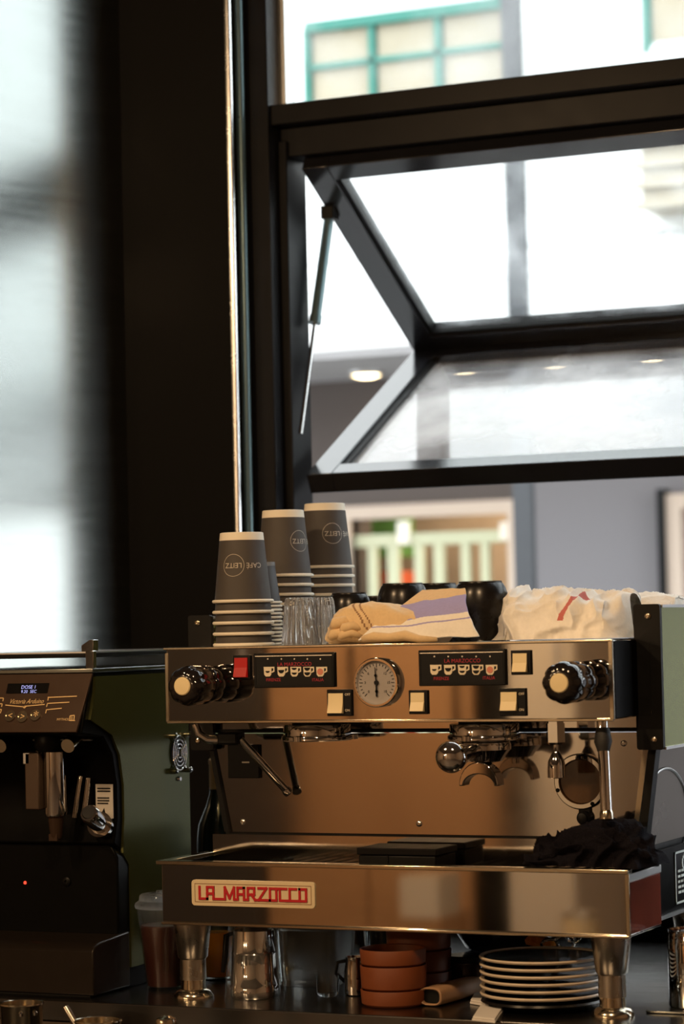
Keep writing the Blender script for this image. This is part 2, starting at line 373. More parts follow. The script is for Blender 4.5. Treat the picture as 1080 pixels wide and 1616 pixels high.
MB().box(Y(594, 900, WYO+.5)[0], Y(645, 900, WYO+.5)[0], WYO+.4, WYO+.6, 0, Y(620, 902, WYO+.5)[2]).build('red_display', mat('red_display', (.62, .12, .05), .6), bld)
MB().box(Y(560, 850, WYO+.6)[0], Y(640, 850, WYO+.6)[0], WYO+.55, WYO+.7, Y(600, 880, WYO+.6)[2], Y(600, 812, WYO+.6)[2]).build('green_display', mat('green_display', (.12, .30, .08), .6, 0, .6, 5), bld)
MB().box(xc, xc+.06, WYO-.06, WYO+.08, 0, zt2).box(xc+.06, xd, WYO-.06, WYO+.08, zt2-.06, zt2).build('doorway_frame', PINKCREAM, bld)
MB().box(xc-.03, xc, WYO-.08, WYO, 0, zt2+.02).build('doorway_edge', BLACKM, bld)
# columns: street post in front of the facade
p0, p1 = Y(816, 800, FY-.35)[0], Y(845, 800, FY-.35)[0]
cpst = MB().box(p0, p1, FY-.39, FY-.35, FL-.04, 8).build('street_post', DARKCOL)
tag(cpst, 'dark grey steel post standing before the white building', 'post')
# balconies
for (a, b, zlo, zhi) in ((Y(485, 100, FY-.3)[0], Y(800, 100, FY-.3)[0], Y(640, 150, FY-.3)[2], Y(640, 25, FY-.3)[2]), (Y(1022, 100, FY-.3)[0], Y(1022, 100, FY-.3)[0]+1.4, Y(1050, 70, FY-.3)[2], Y(1050, 70, FY-.3)[2]+.6)):
    g = thing('balcony', ((a+b)/2, FY-.3, zlo), 'balcony with beige panels in a green metal frame' + (' spanning the middle of the facade' if a < -2.2 else ' beside the street post'), 'balcony')
    n = 3
    for i in range(n):
        u0, u1 = lerp(a, b, i/n), lerp(a, b, (i+1)/n)
        MB().box(u0+.02, u1-.02, FY-.29, FY-.27, zlo+.02, zhi-.02).build('panel', BALC, g)
        MB().box(u0-.012, u0+.012, FY-.31, FY-.26, zlo-.02, zhi).build('post', GREENMET, g)
    MB().box(a, b, FY-.32, FY-.25, zhi-.02, zhi+.02).build('top_rail', GREENMET, g)
    MB().box(a, b, FY-.31, FY-.29, lerp(zlo, zhi, .45), lerp(zlo, zhi, .45)+.02).build('mid_rail', GREENMET, g)
    MB().box(a, b, FY-.3, FY-.002, zlo-.1, zlo).build('slab', FACADE, g)
a = Y(1028, 300, FY-.1)[0]
bx = MB().box(a, a+1.5, FY-.2, FY-.002, Y(1050, 335, FY-.1)[2], Y(1050, 205, FY-.1)[2])
for i in range(4): bx.box(a-.02, a+1.5, FY-.23, FY-.2, Y(1050, 335-i*32, FY-.1)[2], Y(1050, 335-i*32, FY-.1)[2]+.02)
tag(bx.build('air_conditioner_screen', BALC), 'beige louvred screen fixed on the white facade', 'screen')
# handrail over the soffit
hr = thing('handrail', (-2, FY-.12, ZS+.3), 'thin pale metal handrail along the white facade', 'railing')
for py in (402, 448): z = Y(650, py, FY-.15)[2]; MB().tube([(-6, FY-.15, z), (4, FY-.15, z)], .010, 8).build('rail', ALUM, hr)
for px in (560, 727, 896, 1060): x = Y(px, 440, FY-.15)[0]; MB().tube([(x, FY-.15, ZS+.3), (x, FY-.15, Y(650, 400, FY-.15)[2])], .010, 8).build('upright', ALUM, hr)
for i, (px, py) in enumerate(((592, 590), (732, 577), (873, 567), (1020, 555))):
    p = G(px, py, ZS); x = p[0]; yv = 6.28
    d = thing('downlight', (x, yv, ZS), 'round recessed downlight in the soffit across the street', 'downlight', 'downlights in the soffit')
    MB().lathe([(.075, 0), (.075, -.012), (.058, -.014), (.058, -.004)], (x, yv, ZS), 24).build('rim', ALUM, d)
    MB().lathe([(.056, -.003), (.056, -.012), (.03, -.022), (.005, -.024)], (x, yv, ZS), 24).build('lens', DOWNL, d)

# ================================================================== THE REAR OF THE ROOM (furniture and rear lamps invented for the steel to reflect)
def cabinet(name, label, x0, x1, y0, y1, z1, body, doors, hmat):
    t = thing(name, ((x0+x1)/2, (y0+y1)/2, FL), label, 'cabinet' if 'cabinet' in name else 'fridge')
    MB().box(x0, x1, y0, y1-.02, FL, z1).build('body', body, t, bevel=.004)
    for i in range(doors):
        u0, u1 = lerp(x0, x1, i/doors)+.006, lerp(x0, x1, (i+1)/doors)-.006
        d = MB().box(u0, u1, y1-.019, y1, FL+.08, z1-.02).build('door', body, t, bevel=.004)
        hb = MB().tube([(u1-.05, y1+.03, z1-.3), (u1-.05, y1+.03, z1-.6)], .009, 8).tube([(u1-.05, y1, z1-.31), (u1-.05, y1+.03, z1-.31)], .006, 8).tube([(u1-.05, y1, z1-.59), (u1-.05, y1+.03, z1-.59)], .006, 8).build('handle', hmat, None)
        hb.parent = d; hb.location = -t.location
    return t
cabinet('added_oak_cabinet', 'tall oak veneered cabinet added for the steel to reflect', -2.68, -1.825, -6.25, -5.70, .75, OAK, 2, BLACKM)
cabinet('added_fridge', 'cream enamelled upright fridge added for the steel to reflect', -1.685, -1.42, -6.25, -5.70, .85, WHITEP, 1, ALUM)
cabinet('added_black_cabinet', 'wide black cabinet added for dark reflections in the steel', -3.95, -2.69, -6.25, -5.65, .95, mat('charcoal_lacquer', (.05, .043, .038), .4), 2, ALUM)
struct(MB().box(-1.815, -1.69, -6.25, -5.7, FL, CE).build('pillar', BLACKM, bevel=.01), 'black pillar added for a dark band in the steel', 'pillar')
t = thing('added_crate', (-1.92, -5.5, FL), 'slatted wooden crate added to carry the cream carton', 'crate')
for k in range(4):
    MB().box(-2.0, -1.83, -5.40, -5.385, FL+.01+k*.095, FL+.09+k*.095).build('slat', OAK, t)
    MB().box(-2.0, -1.83, -5.615, -5.60, FL+.01+k*.095, FL+.09+k*.095).build('slat', OAK, t)
for xx_ in (-2.0, -1.845): MB().box(xx_, xx_+.015, -5.60, -5.40, FL, FL+.38).build('side', OAK, t)
t = thing('added_carton', (-1.92, -5.5, FL+.38), 'cream paper carton added for a pale patch in the steel', 'carton')
MB().box(-1.99, -1.84, -5.60, -5.40, FL+.381, FL+.53).build('carton_body', WHITEP, t); MB().box(-1.99, -1.84, -5.52, -5.48, FL+.531, FL+.533).build('tape', BROWNST, t)
t = thing('added_bin', (-1.33, -5.5, FL), 'cream enamelled waste bin added for a bright patch in the steel', 'bin')
MB().lathe([(.055, FL), (.06, FL+.01), (.068, FL+.40), (.065, FL+.40), (.057, FL+.02), (.002, FL+.02)], (-1.33, -5.5, 0), 32, cap1=False).build('bin_body', IVORY, t)
MB().tube([(-1.33+.068*math.cos(2*PI*i/32), -5.5+.068*math.sin(2*PI*i/32), FL+.40) for i in range(32)], .006, 8, True).build('bin_rim', ALUM, t)
for i, (lx, ly, lz) in enumerate(((-.45, -1.45, 1.65), (.85, -1.45, 1.65), (-2.2, -4.6, 1.15), (-1.2, -4.6, 1.15))):  # rear pair added to brighten what the steel reflects
    t = thing('pendant_lamp', (lx, ly, CE), 'black dome pendant lamp hanging ' + ('from the ceiling over the bar' if i < 2 else 'before the oak cabinet, added to brighten it' if i == 2 else 'before the fridge, added to brighten it'), 'lamp', 'pendant lamps over the bar')
    MB().tube([(lx, ly, CE), (lx, ly, lz+.14)], .004, 8).build('cable', BLACK, t)
    MB().lathe([(.05, CE-.02), (.05, CE)], (lx, ly, 0), 20).build('ceiling_rose', BLACK, t)
    MB().lathe([(.02, .16), (.035, .14), (.10, .09), (.15, .0), (.145, .0), (.095, .085), (.03, .13)], (lx, ly, lz), 32, cap0=False, cap1=False).build('lamp_shade', BLACKM, t)
    MB().lathe([(.004, -.02), (.025, -.012), (.034, .012), (.028, .04), (.014, .07), (.012, .10)], (lx, ly, lz), 20).build('bulb', BULB, t)
    ld = bpy.data.lights.new('lamp_light', 'POINT'); ld.energy = LAMP_W*(1.0, 1.0, .80, .75)[i]; ld.color = WARM; ld.shadow_soft_size = .06
    lo = bpy.data.objects.new('lamp_light', ld); COL.objects.link(lo); lo.location = (0, 0, lz-.06-CE); lo.parent = t

# ================================================================== ESPRESSO MACHINE
EM = thing('espresso_machine', (.35, .25, 0), 'polished steel two group espresso machine on four tapered legs', 'espresso machine')
ZB, ZT = .111, .195
# drip tray
tf = MB().box(0, .70, 0, .004, ZB, ZT).box(0, .004, .004, .14, ZB, ZT).box(0, .70, 0, .14, ZB-.003, ZB+.001)
tray = tf.build('drip_tray', STEEL, EM, bevel=.0012)
def sub(mb, name, m, par, **k):
    o = mb.build(name, m, None, **k); o.parent = par; o.location = -EM.location; return o
lip = MB().box(-.006, .703, -.006, .012, ZT-.003, ZT+.003).box(-.006, .010, .012, .150, ZT-.003, ZT+.003)
sub(lip, 'tray_lip', BRASS, tray, bevel=.001)
sub(MB().box(.696, .7005, .004, .14, ZB, ZT-.014), 'tray_side', SIDERED, tray, bevel=.001)['label'] = 'tray side with a reddish reflection in its colour'
sub(MB().box(.6965, .7015, .005, .142, ZT-.014, ZT-.0035), 'side_rail', ALUM, tray, bevel=.001)
sub(MB().box(.6965, .7025, -.001, .003, ZB-.001, ZT), 'corner_bead', BRASS, tray, bevel=.0008)
sub(MB().box(-.001, .701, -.003, .003, ZB-.004, ZB), 'bottom_bead', BRASS, tray, bevel=.0008)
MB().box(.004, .694, .006, .14, .160, .163).build('tray_floor', BLACKM, EM)
slat = None
for i in range(30):
    x = .018+i*.0229
    if slat is None: slat = MB().box(-.0055, .0055, -.062, .062, -.003, .003).build('grate_slat', STEEL, EM, local=True); slat.location = (x-.35, .072-.25, .178); slat0 = slat
    else: c = slat0.copy(); COL.objects.link(c); c.location = (x-.35, .072-.25, .178)
# badge
bz0, bz1 = Y(400, 1431, 0)[2], Y(400, 1390, 0)[2]; bx0, bx1 = Y(304, 1410, 0)[0], Y(498, 1411, 0)[0]
def rrect(x0, x1, z0, z1, r, n=5):
    P = []
    for cx_, cz_, a0 in ((x1-r, z1-r, 0), (x0+r, z1-r, 90), (x0+r, z0+r, 180), (x1-r, z0+r, 270)):
        for i in range(n+1): a = math.radians(a0+90*i/n); P.append((cx_+r*math.cos(a), cz_+r*math.sin(a)))
    return P
badge = MB().prism(rrect(bx0, bx1, bz0, bz1, .005), -.0025, 0).build('badge', IVORY, EM)
ln = MB()
def frame_line(mb, x0, x1, z0, z1, t, y0, y1):
    mb.box(x0, x1, y0, y1, z0, z0+t); mb.box(x0, x1, y0, y1, z1-t, z1); mb.box(x0, x0+t, y0, y1, z0+t, z1-t); mb.box(x1-t, x1, y0, y1, z0+t, z1-t)
frame_line(ln, bx0+.005, bx1-.005, bz0+.005, bz1-.005, .0008, -.0029, -.0024)
sub(ln, 'badge_line', BROWNST, badge)
_sk = [0]
def strokes(mb, segs, x0, z0, sx, sz, t, y0, y1):
    for (a, b, c, d) in segs:
        _sk[0] += 1; y0 = y0-.00002*(_sk[0] % 7)
        p, q = Vector((x0+a*sx, z0+b*sz)), Vector((x0+c*sx, z0+d*sz)); u = (q-p).normalized(); n_ = Vector((-u.y, u.x))*t/2; p -= u*t/2; q += u*t/2
        mb.prism([tuple(p-n_), tuple(q-n_), tuple(q+n_), tuple(p+n_)], y0, y1)
# linked block lettering: unit letters, joined along the base line
LOGO = {'L': [(0, 1, 0, 0), (0, 0, .75, 0)], 'A': [(0, 0, 0, 1), (0, 1, .62, 1), (.62, 1, .62, 0), (0, .45, .62, .45)], '_': [(-.38, 0, .75, 0)],
        'M': [(0, 0, 0, 1), (0, 1, .45, .1), (.45, .1, .9, 1), (.9, 1, .9, 0)], 'R': [(0, 0, 0, 1), (0, 1, .62, 1), (.62, 1, .62, .45), (.62, .45, 0, .45), (.35, .45, .7, 0)],
        'Z': [(0, 1, .75, 1), (.75, 1, 0, 0), (0, 0, .75, 0)], 'O': [(0, 0, 0, 1), (0, 1, .62, 1), (.62, 1, .62, 0), (.62, 0, 0, 0)],
        'C': [(.62, 1, 0, 1), (0, 1, 0, 0), (0, 0, .75, 0)]}
lw = bx1-bx0-.026; adv = [('L', .75), ('A', 1.0), ('_', .75), ('M', 1.25), ('A', 1.0), ('R', 1.05), ('Z', 1.1), ('O', .95), ('C', .95), ('C', .95), ('O', .62)]
tot = sum(a for _, a in adv); sx = lw/tot; xx = bx0+.013; lg = MB(); hz = .0165; lz0 = (bz0+bz1)/2-hz/2
for ch, a in adv: strokes(lg, [(p, q, r, s_) for p, q, r, s_ in LOGO[ch]], xx, lz0, sx, hz, .0034, -.0036, -.0024); xx += a*sx
strokes(lg, [(3.4, 0, 3.75, 0), (4.37, 0, 4.75, 0), (5.45, 0, 5.8, 0), (6.5, 0, 6.9, 0), (7.5, 1, 7.85, 1), (8.55, 0, 8.8, 0), (9.5, 0, 9.75, 0)], bx0+.013, lz0, sx, hz, .0034, -.0036, -.0024)
sub(lg, 'badge_lettering', RED, badge)
# legs
def leg(x, y):
    l = MB().lathe([(.019, .026), (.0185, .055), (.0215, .058), (.0275, ZB-.003), (.0275, ZB)], (x, y, 0), 32).build('leg', LEGMET, EM)
    sub(MB().lathe([(.029, 0), (.029, .004), (.024, .010), (.018, .0125), (.017, .027)], (x, y, 0), 32), 'leg_foot', BRASS, l)
for x, y in ((.031, .032), (.664, .032), (.64, .46), (.05, .46)): leg(x, y)
# lower chassis and its right side
MB().box(.03, .668, .146, .50, ZB, .212).build('chassis', BLACKM, EM, bevel=.002)
MB().box(.672, .678, .146, .50, ZB+.003, .204).build('chassis_side', GRINDB, EM)
sub(MB().box(.668, .681, .146, .50, ZB-.002, ZB+.003), 'chassis_edge', ALUM, EM.children[-1]) if False else MB().box(.668, .681, .146, .50, ZB-.003, ZB+.002).build('chassis_edge', ALUM, EM)
plx = .6785; plate = MB(); y0p, y1p, z0p, z1p = .275, .44, .122, .196
pl = MB(); pl.box(plx-.0005, plx+.0005, y0p, y1p, z0p, z1p)
plate_o = pl.build('rating_plate', BLACK, EM); pw = MB()
for (a, b, c, d) in ((y0p, y0p+.003, z0p, z1p), (y1p-.003, y1p, z0p, z1p), (y0p, y1p, z0p, z0p+.003), (y0p, y1p, z1p-.003, z1p)): pw.box(plx+.0005, plx+.001, a, b, c, d)
for r in range(5):
    k = y0p+.012
    while k < y0p+.085: wv = random.uniform(.008, .02); pw.box(plx+.0005, plx+.001, k, k+wv, z0p+.014+r*.0075, z0p+.0175+r*.0075); k += wv+.004
for i in range(16):
    a = 2*PI*i/16; cy_, cz_ = y0p+.05+.016*math.cos(a), z1p-.018+.011*math.sin(a); pw.box(plx+.0005, plx+.001, cy_-.0025, cy_+.0025, cz_-.002, cz_+.002)
sub(pw, 'plate_print', LABELW, plate_o)
sp = MB().box(.664, .670, .152, .52, .212, .350).build('lower_side_panel', SIDELOW, EM)
ring = [(.6705, .235+.105*math.cos(2*PI*i/48)+.03, .245+.070*math.sin(2*PI*i/48)) for i in range(48)]
sub(MB().tube(ring, .0022, 8, True), 'pressed_ring', ALUM, sp)
q = MB(); screw(q, (.670, .19, .29), .004, 'x', 1); sub(q, 'screw', CHROME, sp)
# backsplash (narrows towards the tray)
YS = .140
bs = MB().prism([(.041, .228), (.664, .228), (.684, .372), (.014, .372)], YS, YS+.004).build('backsplash', STEELB, EM)
for px, py in ((662, 1300), (383, 1297), (985, 1173)): p = Y(px, py, YS); q = MB(); screw(q, (p[0], YS, p[2]), .0045); sub(q, 'screw', CHROME, bs)
MB().prism([(.664, .228), (.671, .228), (.694, .372), (.686, .372)], YS-.008, YS+.006).build('side_strip', BRASS, EM)
MB().prism([(.672, .222), (.684, .222), (.706, .372), (.695, .372)], YS-.010, YS+.010).build('side_support', BLACKM, EM)
MB().prism([(.041, .228), (.033, .228), (.006, .372), (.013, .372)], YS-.006, YS+.006).build('side_support', BLACKM, EM)
MB().box(.03, .672, .1447, .1455, .20, .245).build('shade_filler', BLACKM, EM)  # black filler closing the gap in place of its shade
MB().box(.010, .690, .1405, .1445, ZB, .224).build('tray_back', STEELB, EM)
p0, p1 = Y(362, 1175, YS), Y(412, 1228, YS)
cb = MB().box(p0[0], p1[0], YS-.006, YS, p1[2], p0[2]).build('black_plate', BLACKM, EM, bevel=.001)  # thin black plate on the backsplash with a pale dash
pc = Y(388, 1203, YS-.006); sub(MB().box(pc[0]-.006, pc[0]+.006, YS-.0068, YS-.006, pc[2]-.001, pc[2]+.001), 'plate_dash', CUPW, cb)
# round flange with brown sight disc on the backsplash
fc = Y(919, 1233, YS); fl = MB().lathe([(.039, 0), (.039, -.006), (.037, -.009), (.0315, -.009), (.0305, -.004)], (fc[0], YS, fc[2]), 48, 'y', cap1=False).build('sight_flange', STEEL, EM)
sub(MB().lathe([(.0305, -.002), (.030, -.004)], (fc[0], YS, fc[2]), 40, 'y'), 'sight_disc', mat('brown_sight_glass', (.10, .045, .015), .15, 0, .4, 30, coat=.5), fl)
for a in (75, 200, 300): q = MB(); screw(q, (fc[0]+.035*math.cos(math.radians(a)), YS-.009, fc[2]+.035*math.sin(math.radians(a))), .003); sub(q, 'screw', BLACKM, fl)
sub(MB().lathe([(.010, 0), (.010, -.01), (.007, -.013), (.007, -.017), (.004, -.018)], (fc[0]+.004, YS, fc[2]-.050), 20, 'y').box(fc[0]-.004, fc[0]+.012, YS-.006, YS, fc[2]-.045, fc[2]-.034), 'drain_valve', BLACKM, fl)
# head
PF = .02                                   # front panel plane
HX0, HX1, HZ0, HZ1 = .003, .680, .3945, .5005
hd = MB().box(HX0, HX1, PF, .12, HZ0, HZ1).build('front_panel', STEEL, EM, bevel=.0025)
sub(MB().box(HX1-.005, HX1+.0015, PF-.0012, PF+.004, HZ0, HZ1+.0005), 'panel_edge', BRASS, hd, bevel=.0008)
sub(MB().box(HX0-.0015, HX0+.004, PF-.0012, PF+.004, HZ0, HZ1-.006), 'panel_edge', BRASS, hd, bevel=.0008)
sub(MB().box(HX0, HX1, PF-.0012, PF+.003, HZ0-.002, HZ0+.002), 'panel_edge', BRASS, hd, bevel=.0008)
sub(MB().box(HX0-.004, HX1, PF-.0012, PF+.01, HZ1-.002, HZ1+.0015), 'panel_edge', BRASS, hd, bevel=.0008)
sub(MB().box(HX1+.0005, HX1+.002, PF+.006, .118, HZ0+.002, HZ1-.001), 'cheek_dark_reflection', GRINDB, hd)  # black sheet for the dark reflection on the steel side
MB().box(.0, .700, .1405, .56, .376, .497).box(.0, .700, .121, .1405, .3965, .497).build('head_body', BLACKM, EM)
MB().box(.014, .690, .137, .140, .3735, .379).build('shade_filler', BLACKM, EM)  # dark strip standing in for the shade above the backsplash
MB().box(.014, .690, .1375, .1405, .379, .396).build('upper_splash', STEELB, EM)
MB().box(.004, .698, .125, .555, .497, .5015).box(HX0+.002, HX1-.002, PF+.004, .125, .4995, .5015).build('cup_tray', STEEL, EM)
for s, xp in ((1, .678), (-1, -.014)):
    pst = MB().prism(rrect(xp, xp+.038, .349, .548, .004), .1215, .130).build('end_post', BLACKM, EM)
    for px, py in (((1023, 972), (1033, 1167)) if s > 0 else ((312, 983), (312, 1169))):
        p = Y(px, py, .1215); q = MB(); screw(q, (p[0], .1215, p[2]), .0045); sub(q, 'screw', BRASS, pst)
    xo = .7135 if s > 0 else -.014
    MB().box(xo, xo+.0025, .130, .56, .352, .545).build('side_panel', SIDEGRN, EM)
    e = MB().box(xo-.0015, xo+.004, .130, .565, .349, .353).box(xo-.0015, xo+.004, .130, .565, .543, .547).build('side_panel_edge', ALUM, EM)
    for k in range(3): MB().tube([(xo+(.0 if s > 0 else .012)-(.012 if s > 0 else 0), .13, .512+k*.0135), (xo+(.0 if s > 0 else .012)-(.012 if s > 0 else 0), .555, .512+k*.0135)], .0022, 8).build('cup_rail', CHROME, EM)
for k in range(3): MB().tube([(.0, .555, .512+k*.0135), (.70, .555, .512+k*.0135)], .0022, 8).build('cup_rail', CHROME, EM)
# knobs
def knob(px, py):
    c = Y(px, py, -.072); x, z = c[0], c[2]
    k = MB().lathe([(.019, PF), (.022, PF-.004), (.0255, PF-.012), (.0265, PF-.03), (.024, PF-.034)], (x, 0, z), 64, 'y', lobes=8, amp=.10)
    k.lathe([(.0215, PF-.033), (.0215, PF-.04)], (x, 0, z), 48, 'y').lathe([(.023, PF-.039), (.0265, PF-.043), (.0275, PF-.075), (.0255, PF-.085), (.019, PF-.091), (.014, PF-.0915)], (x, 0, z), 64, 'y', lobes=8, amp=.09)
    o = k.build('steam_knob', KNOBM, EM, angle=60)
    sub(MB().lathe([(.0128, PF-.090), (.0128, PF-.093), (.0115, PF-.0942), (.002, PF-.0946)], (x, 0, z), 32, 'y'), 'knob_cap', CREAM, o)
knob(288, 1083); knob(883, 1078)
# switches
def pbox(mb, x0, x1, y0, y1, ya, yb):
    a, b = Y(x0, (y0+y1)/2, PF), Y(x1, (y0+y1)/2, PF); t, u = Y((x0+x1)/2, y0, PF), Y((x0+x1)/2, y1, PF)
    mb.box(a[0], b[0], ya, yb, u[2], t[2]); return a[0], b[0], u[2], t[2]
def rocker(x0, x1, y0, y1, rx0, rx1, ry0, ry1, m, legend=None):
    o = MB(); pbox(o, x0, x1, y0, y1, PF-.004, PF); o = o.build('rocker_switch', BLACK, EM, bevel=.001)
    a, b, lo, hi = pbox(MB(), rx0, rx1, ry0, ry1, 0, 0); mid = (lo+hi)/2
    r = MB().prism([(PF-.003, lo), (PF-.011, lo+.001), (PF-.0065, mid), (PF-.0055, hi), (PF-.003, hi)], a, b, 'x'); sub(r, 'rocker', m, o, angle=15)
    if legend:
        t = MB()
        for s_, py in legend:
            c = Y((rx1+x1)/2, py, PF); add_text(t, s_, .0048, lambda X, Z, c=c: (c[0]+X, PF-.0042, c[2]+Z))
        sub(t, 'switch_legend', ICON, o)
rocker(518, 557, 1088, 1130, 521, 544, 1094, 1126, CREAM, (('OFF', 1096), ('ON', 1121)))
rocker(647, 677, 1089, 1127, 651, 672, 1093, 1123, CREAM)
rocker(790, 832, 1086, 1130, 793, 818, 1092, 1122, CREAM, (('OFF', 1095), ('ON', 1120)))
rocker(808, 840, 1026, 1065, 812, 834, 1031, 1061, CREAM)
rocker(370, 397, 1034, 1072, 373, 393, 1038, 1069, REDLIT)
# keypads
def keypad(x0, x1, y0, y1, cxs, icy, ledy, t1, t2, t3):
    o = MB(); pbox(o, x0, x1, y0, y1, PF-.005, PF); o = o.build('keypad', BLACK, EM, bevel=.0012)
    fr = MB(); a, b, lo, hi = pbox(MB(), x0+3, x1-3, y0+4, y1-4, 0, 0); frame_line(fr, a, b, lo, hi, .0007, PF-.0056, PF-.0049); sub(fr, 'keypad_line', BLACKM, o)
    sub(MB().box(a, b, PF-.0058, PF-.0049, hi-.0012, hi), 'keypad_highlight', LEGMET, o)
    for i, cx_ in enumerate(cxs):
        c = Y(cx_, icy, PF-.005); x, z = c[0], c[2]; yy = PF-.0052; wv, hv = .0062, .0068
        ic = MB().prism([(x-wv, z+hv), (x-wv*.9, z-hv*.6), (x-wv*.5, z-hv), (x+wv*.5, z-hv), (x+wv*.9, z-hv*.6), (x+wv, z+hv)], yy-.0006, yy)
        ic.prism([(x+wv, z+hv), (x+wv+.0045, z+hv), (x+wv+.0045, z), (x+wv, z-.002), (x+wv, z), (x+wv+.0028, z+.0015), (x+wv+.0028, z+hv-.002), (x+wv, z+hv-.002)], yy-.0006, yy)
        sub(ic, 'cup_icon', ICON, o)
        def bean(zc, w_, h_, m): sub(MB().prism([(x+w_*math.cos(math.pi+math.pi*k/10), zc+h_*math.sin(math.pi+math.pi*k/10)) for k in range(11)], yy-.0011, yy-.0005), 'icon_fill', m, o)
        if i == 0: bean(z+.001, .0034, .0026, BLACK)
        if i == 1: bean(z+.0025, .0046, .0048, BLACK)
        if i == 2: bean(z+.0055, .004, .003, BLACK); bean(z-.0012, .004, .003, BLACK)
        if i == 3: bean(z+.0058, .0046, .0045, BLACK); bean(z-.0008, .0046, .0045, BLACK)
        if i == 4: sub(MB().lathe([(.0046, yy-.0011), (.0046, yy-.0005)], (x, 0, z), 20, 'y'), 'icon_fill', ICONRED, o)
        c = Y(cx_, ledy, PF-.005); sub(MB().lathe([(.0011, PF-.0058), (.0011, PF-.0049)], (c[0], 0, c[2]), 10, 'y'), 'indicator', LEGMET, o)
    t = MB()
    for s_, (tx, ty), sz in ((' LA MARZOCCO', t1, .0075), ('FIRENZE', t2, .0062), ('ITALIA', t3, .0062)):
        c = Y(tx, ty, PF-.005); add_text(t, s_.strip(), sz, lambda X, Z, c=c: (c[0]+X, PF-.0054, c[2]+Z))
    sub(t, 'keypad_lettering', REDTXT, o)
keypad(403, 530, 1030, 1085, (423, 444.5, 465, 485.5, 506), 1060, 1040, (465, 1048.5), (432, 1073), (502, 1073))
keypad(663, 800, 1025, 1082, (686, 708, 730, 752, 774), 1057, 1036, (730, 1043), (697, 1071), (772, 1070))
# pressure gauge
gc = Y(598.5, 1077, PF); gx, gz = gc[0], gc[2]
ga = MB().lathe([(.0345, PF), (.0345, PF-.010), (.033, PF-.0125), (.0305, PF-.0125), (.0295, PF-.008)], (gx, 0, gz), 56, 'y', cap1=False).build('pressure_gauge', CHROME, EM)
sub(MB().lathe([(.0305, PF-.004), (.0300, PF-.0075)], (gx, 0, gz), 48, 'y'), 'gauge_dial', DIAL, ga)
tk = MB()
for i in range(25):
    a = math.radians(225-270*i/24); L0 = .0215 if i % 4 == 0 else .0235
    u = Vector((math.cos(a), math.sin(a))); n_ = Vector((-u.y, u.x))*.0004
    tk.prism([tuple(Vector((gx, gz))+u*L0-n_), tuple(Vector((gx, gz))+u*.0265-n_), tuple(Vector((gx, gz))+u*.0265+n_), tuple(Vector((gx, gz))+u*L0+n_)], PF-.0082, PF-.0074)
for i, s_ in enumerate(('0', '3', '6', '9', '12', '15', '18')):
    a = math.radians(225-270*i/6); add_text(tk, s_, .0052, lambda X, Z, a=a: (gx+.0178*math.cos(a)+X, PF-.0079, gz+.0178*math.sin(a)+Z))
sub(tk, 'gauge_marks', BLACK, ga)
nd = MB().prism([(gx-.0012, gz-.0195), (gx+.0012, gz-.0195), (gx+.0010, gz), (gx-.0018, gz+.0215), (gx-.0024, gz+.0215), (gx-.0014, gz)], PF-.0096, PF-.0088)
nd.lathe([(.0032, PF-.0078), (.0032, PF-.0105)], (gx, 0, gz), 16, 'y').lathe([(.0022, PF-.0088), (.0022, PF-.0096)], (gx, 0, gz-.012), 16, 'y').lathe([(.0020, PF-.0088), (.0020, PF-.0096)], (gx-.0012, 0, gz+.010), 16, 'y')
sub(nd, 'gauge_needle', BLACK, ga)
# groups
GY = .080
def group(px):
    x = Y(px, 1160, GY)[0]
    g = MB().lathe([(.036, .395), (.036, .384)], (x, GY, 0), 48).build('group_head', BLACKM, EM)
    sub(MB().lathe([(.0475, .3885), (.0485, .387), (.0485, .3735), (.047, .372)], (x, GY, 0), 56), 'group_collar', CHROME, g)
    rg = MB().lathe([(.0505, .3725), (.0515, .371), (.0515, .3665), (.049, .365), (.040, .365), (.038, .369)], (x, GY, 0), 56)
    for k in range(3): a = 2*PI*k/3+.4; rg.lathe([(.007, .3725), (.007, .366)], (x+.0515*math.cos(a), GY+.0515*math.sin(a), 0), 14)
    sub(rg, 'group_ring', CHROME, g); sub(MB().lathe([(.037, .368), (.037, .366)], (x, GY, 0), 40), 'shower_screen', LEGMET, g)
    return x
gxl = group(501); gxr = group(765)
# hot water spout
hx, hz_ = Y(877, 1150, .075)[0], 0
hw = MB().lathe([(.012, .394), (.012, .388), (.0135, .388), (.0135, .362), (.010, .359)], (hx, .075, 0), 6).build('hot_water_spout', CHROME, EM, angle=20)
sub(MB().lathe([(.004, .362), (.004, .350), (.0065, .346), (.0115, .336), (.0125, .326), (.0125, .314), (.0105, .313), (.0105, .318)], (hx, .075, 0), 28), 'spout_nozzle', CHROME, hw)
# right steam wand
a_, b_ = Y(951, 1140, .05), Y(958, 1293, .03)
wd = MB().tube([(a_[0], .05, .398), (a_[0], .05, .385), tuple(lerp(a_, b_, .25)), tuple(lerp(a_, b_, .93))], .0078, 16).build('steam_wand', CHROME, EM)
sub(MB().tube([tuple(lerp(a_, b_, t)) for t in (.06, .11, .2, .27, .30)], [.009, .0105, .0125, .0095, .0085], 18), 'wand_sleeve', RUBBER, wd)
sub(MB().tube([tuple(lerp(a_, b_, t)) for t in (.91, .94, 1.0, 1.01)], [.008, .0095, .0095, .006], 16), 'wand_tip', BRASS, wd)
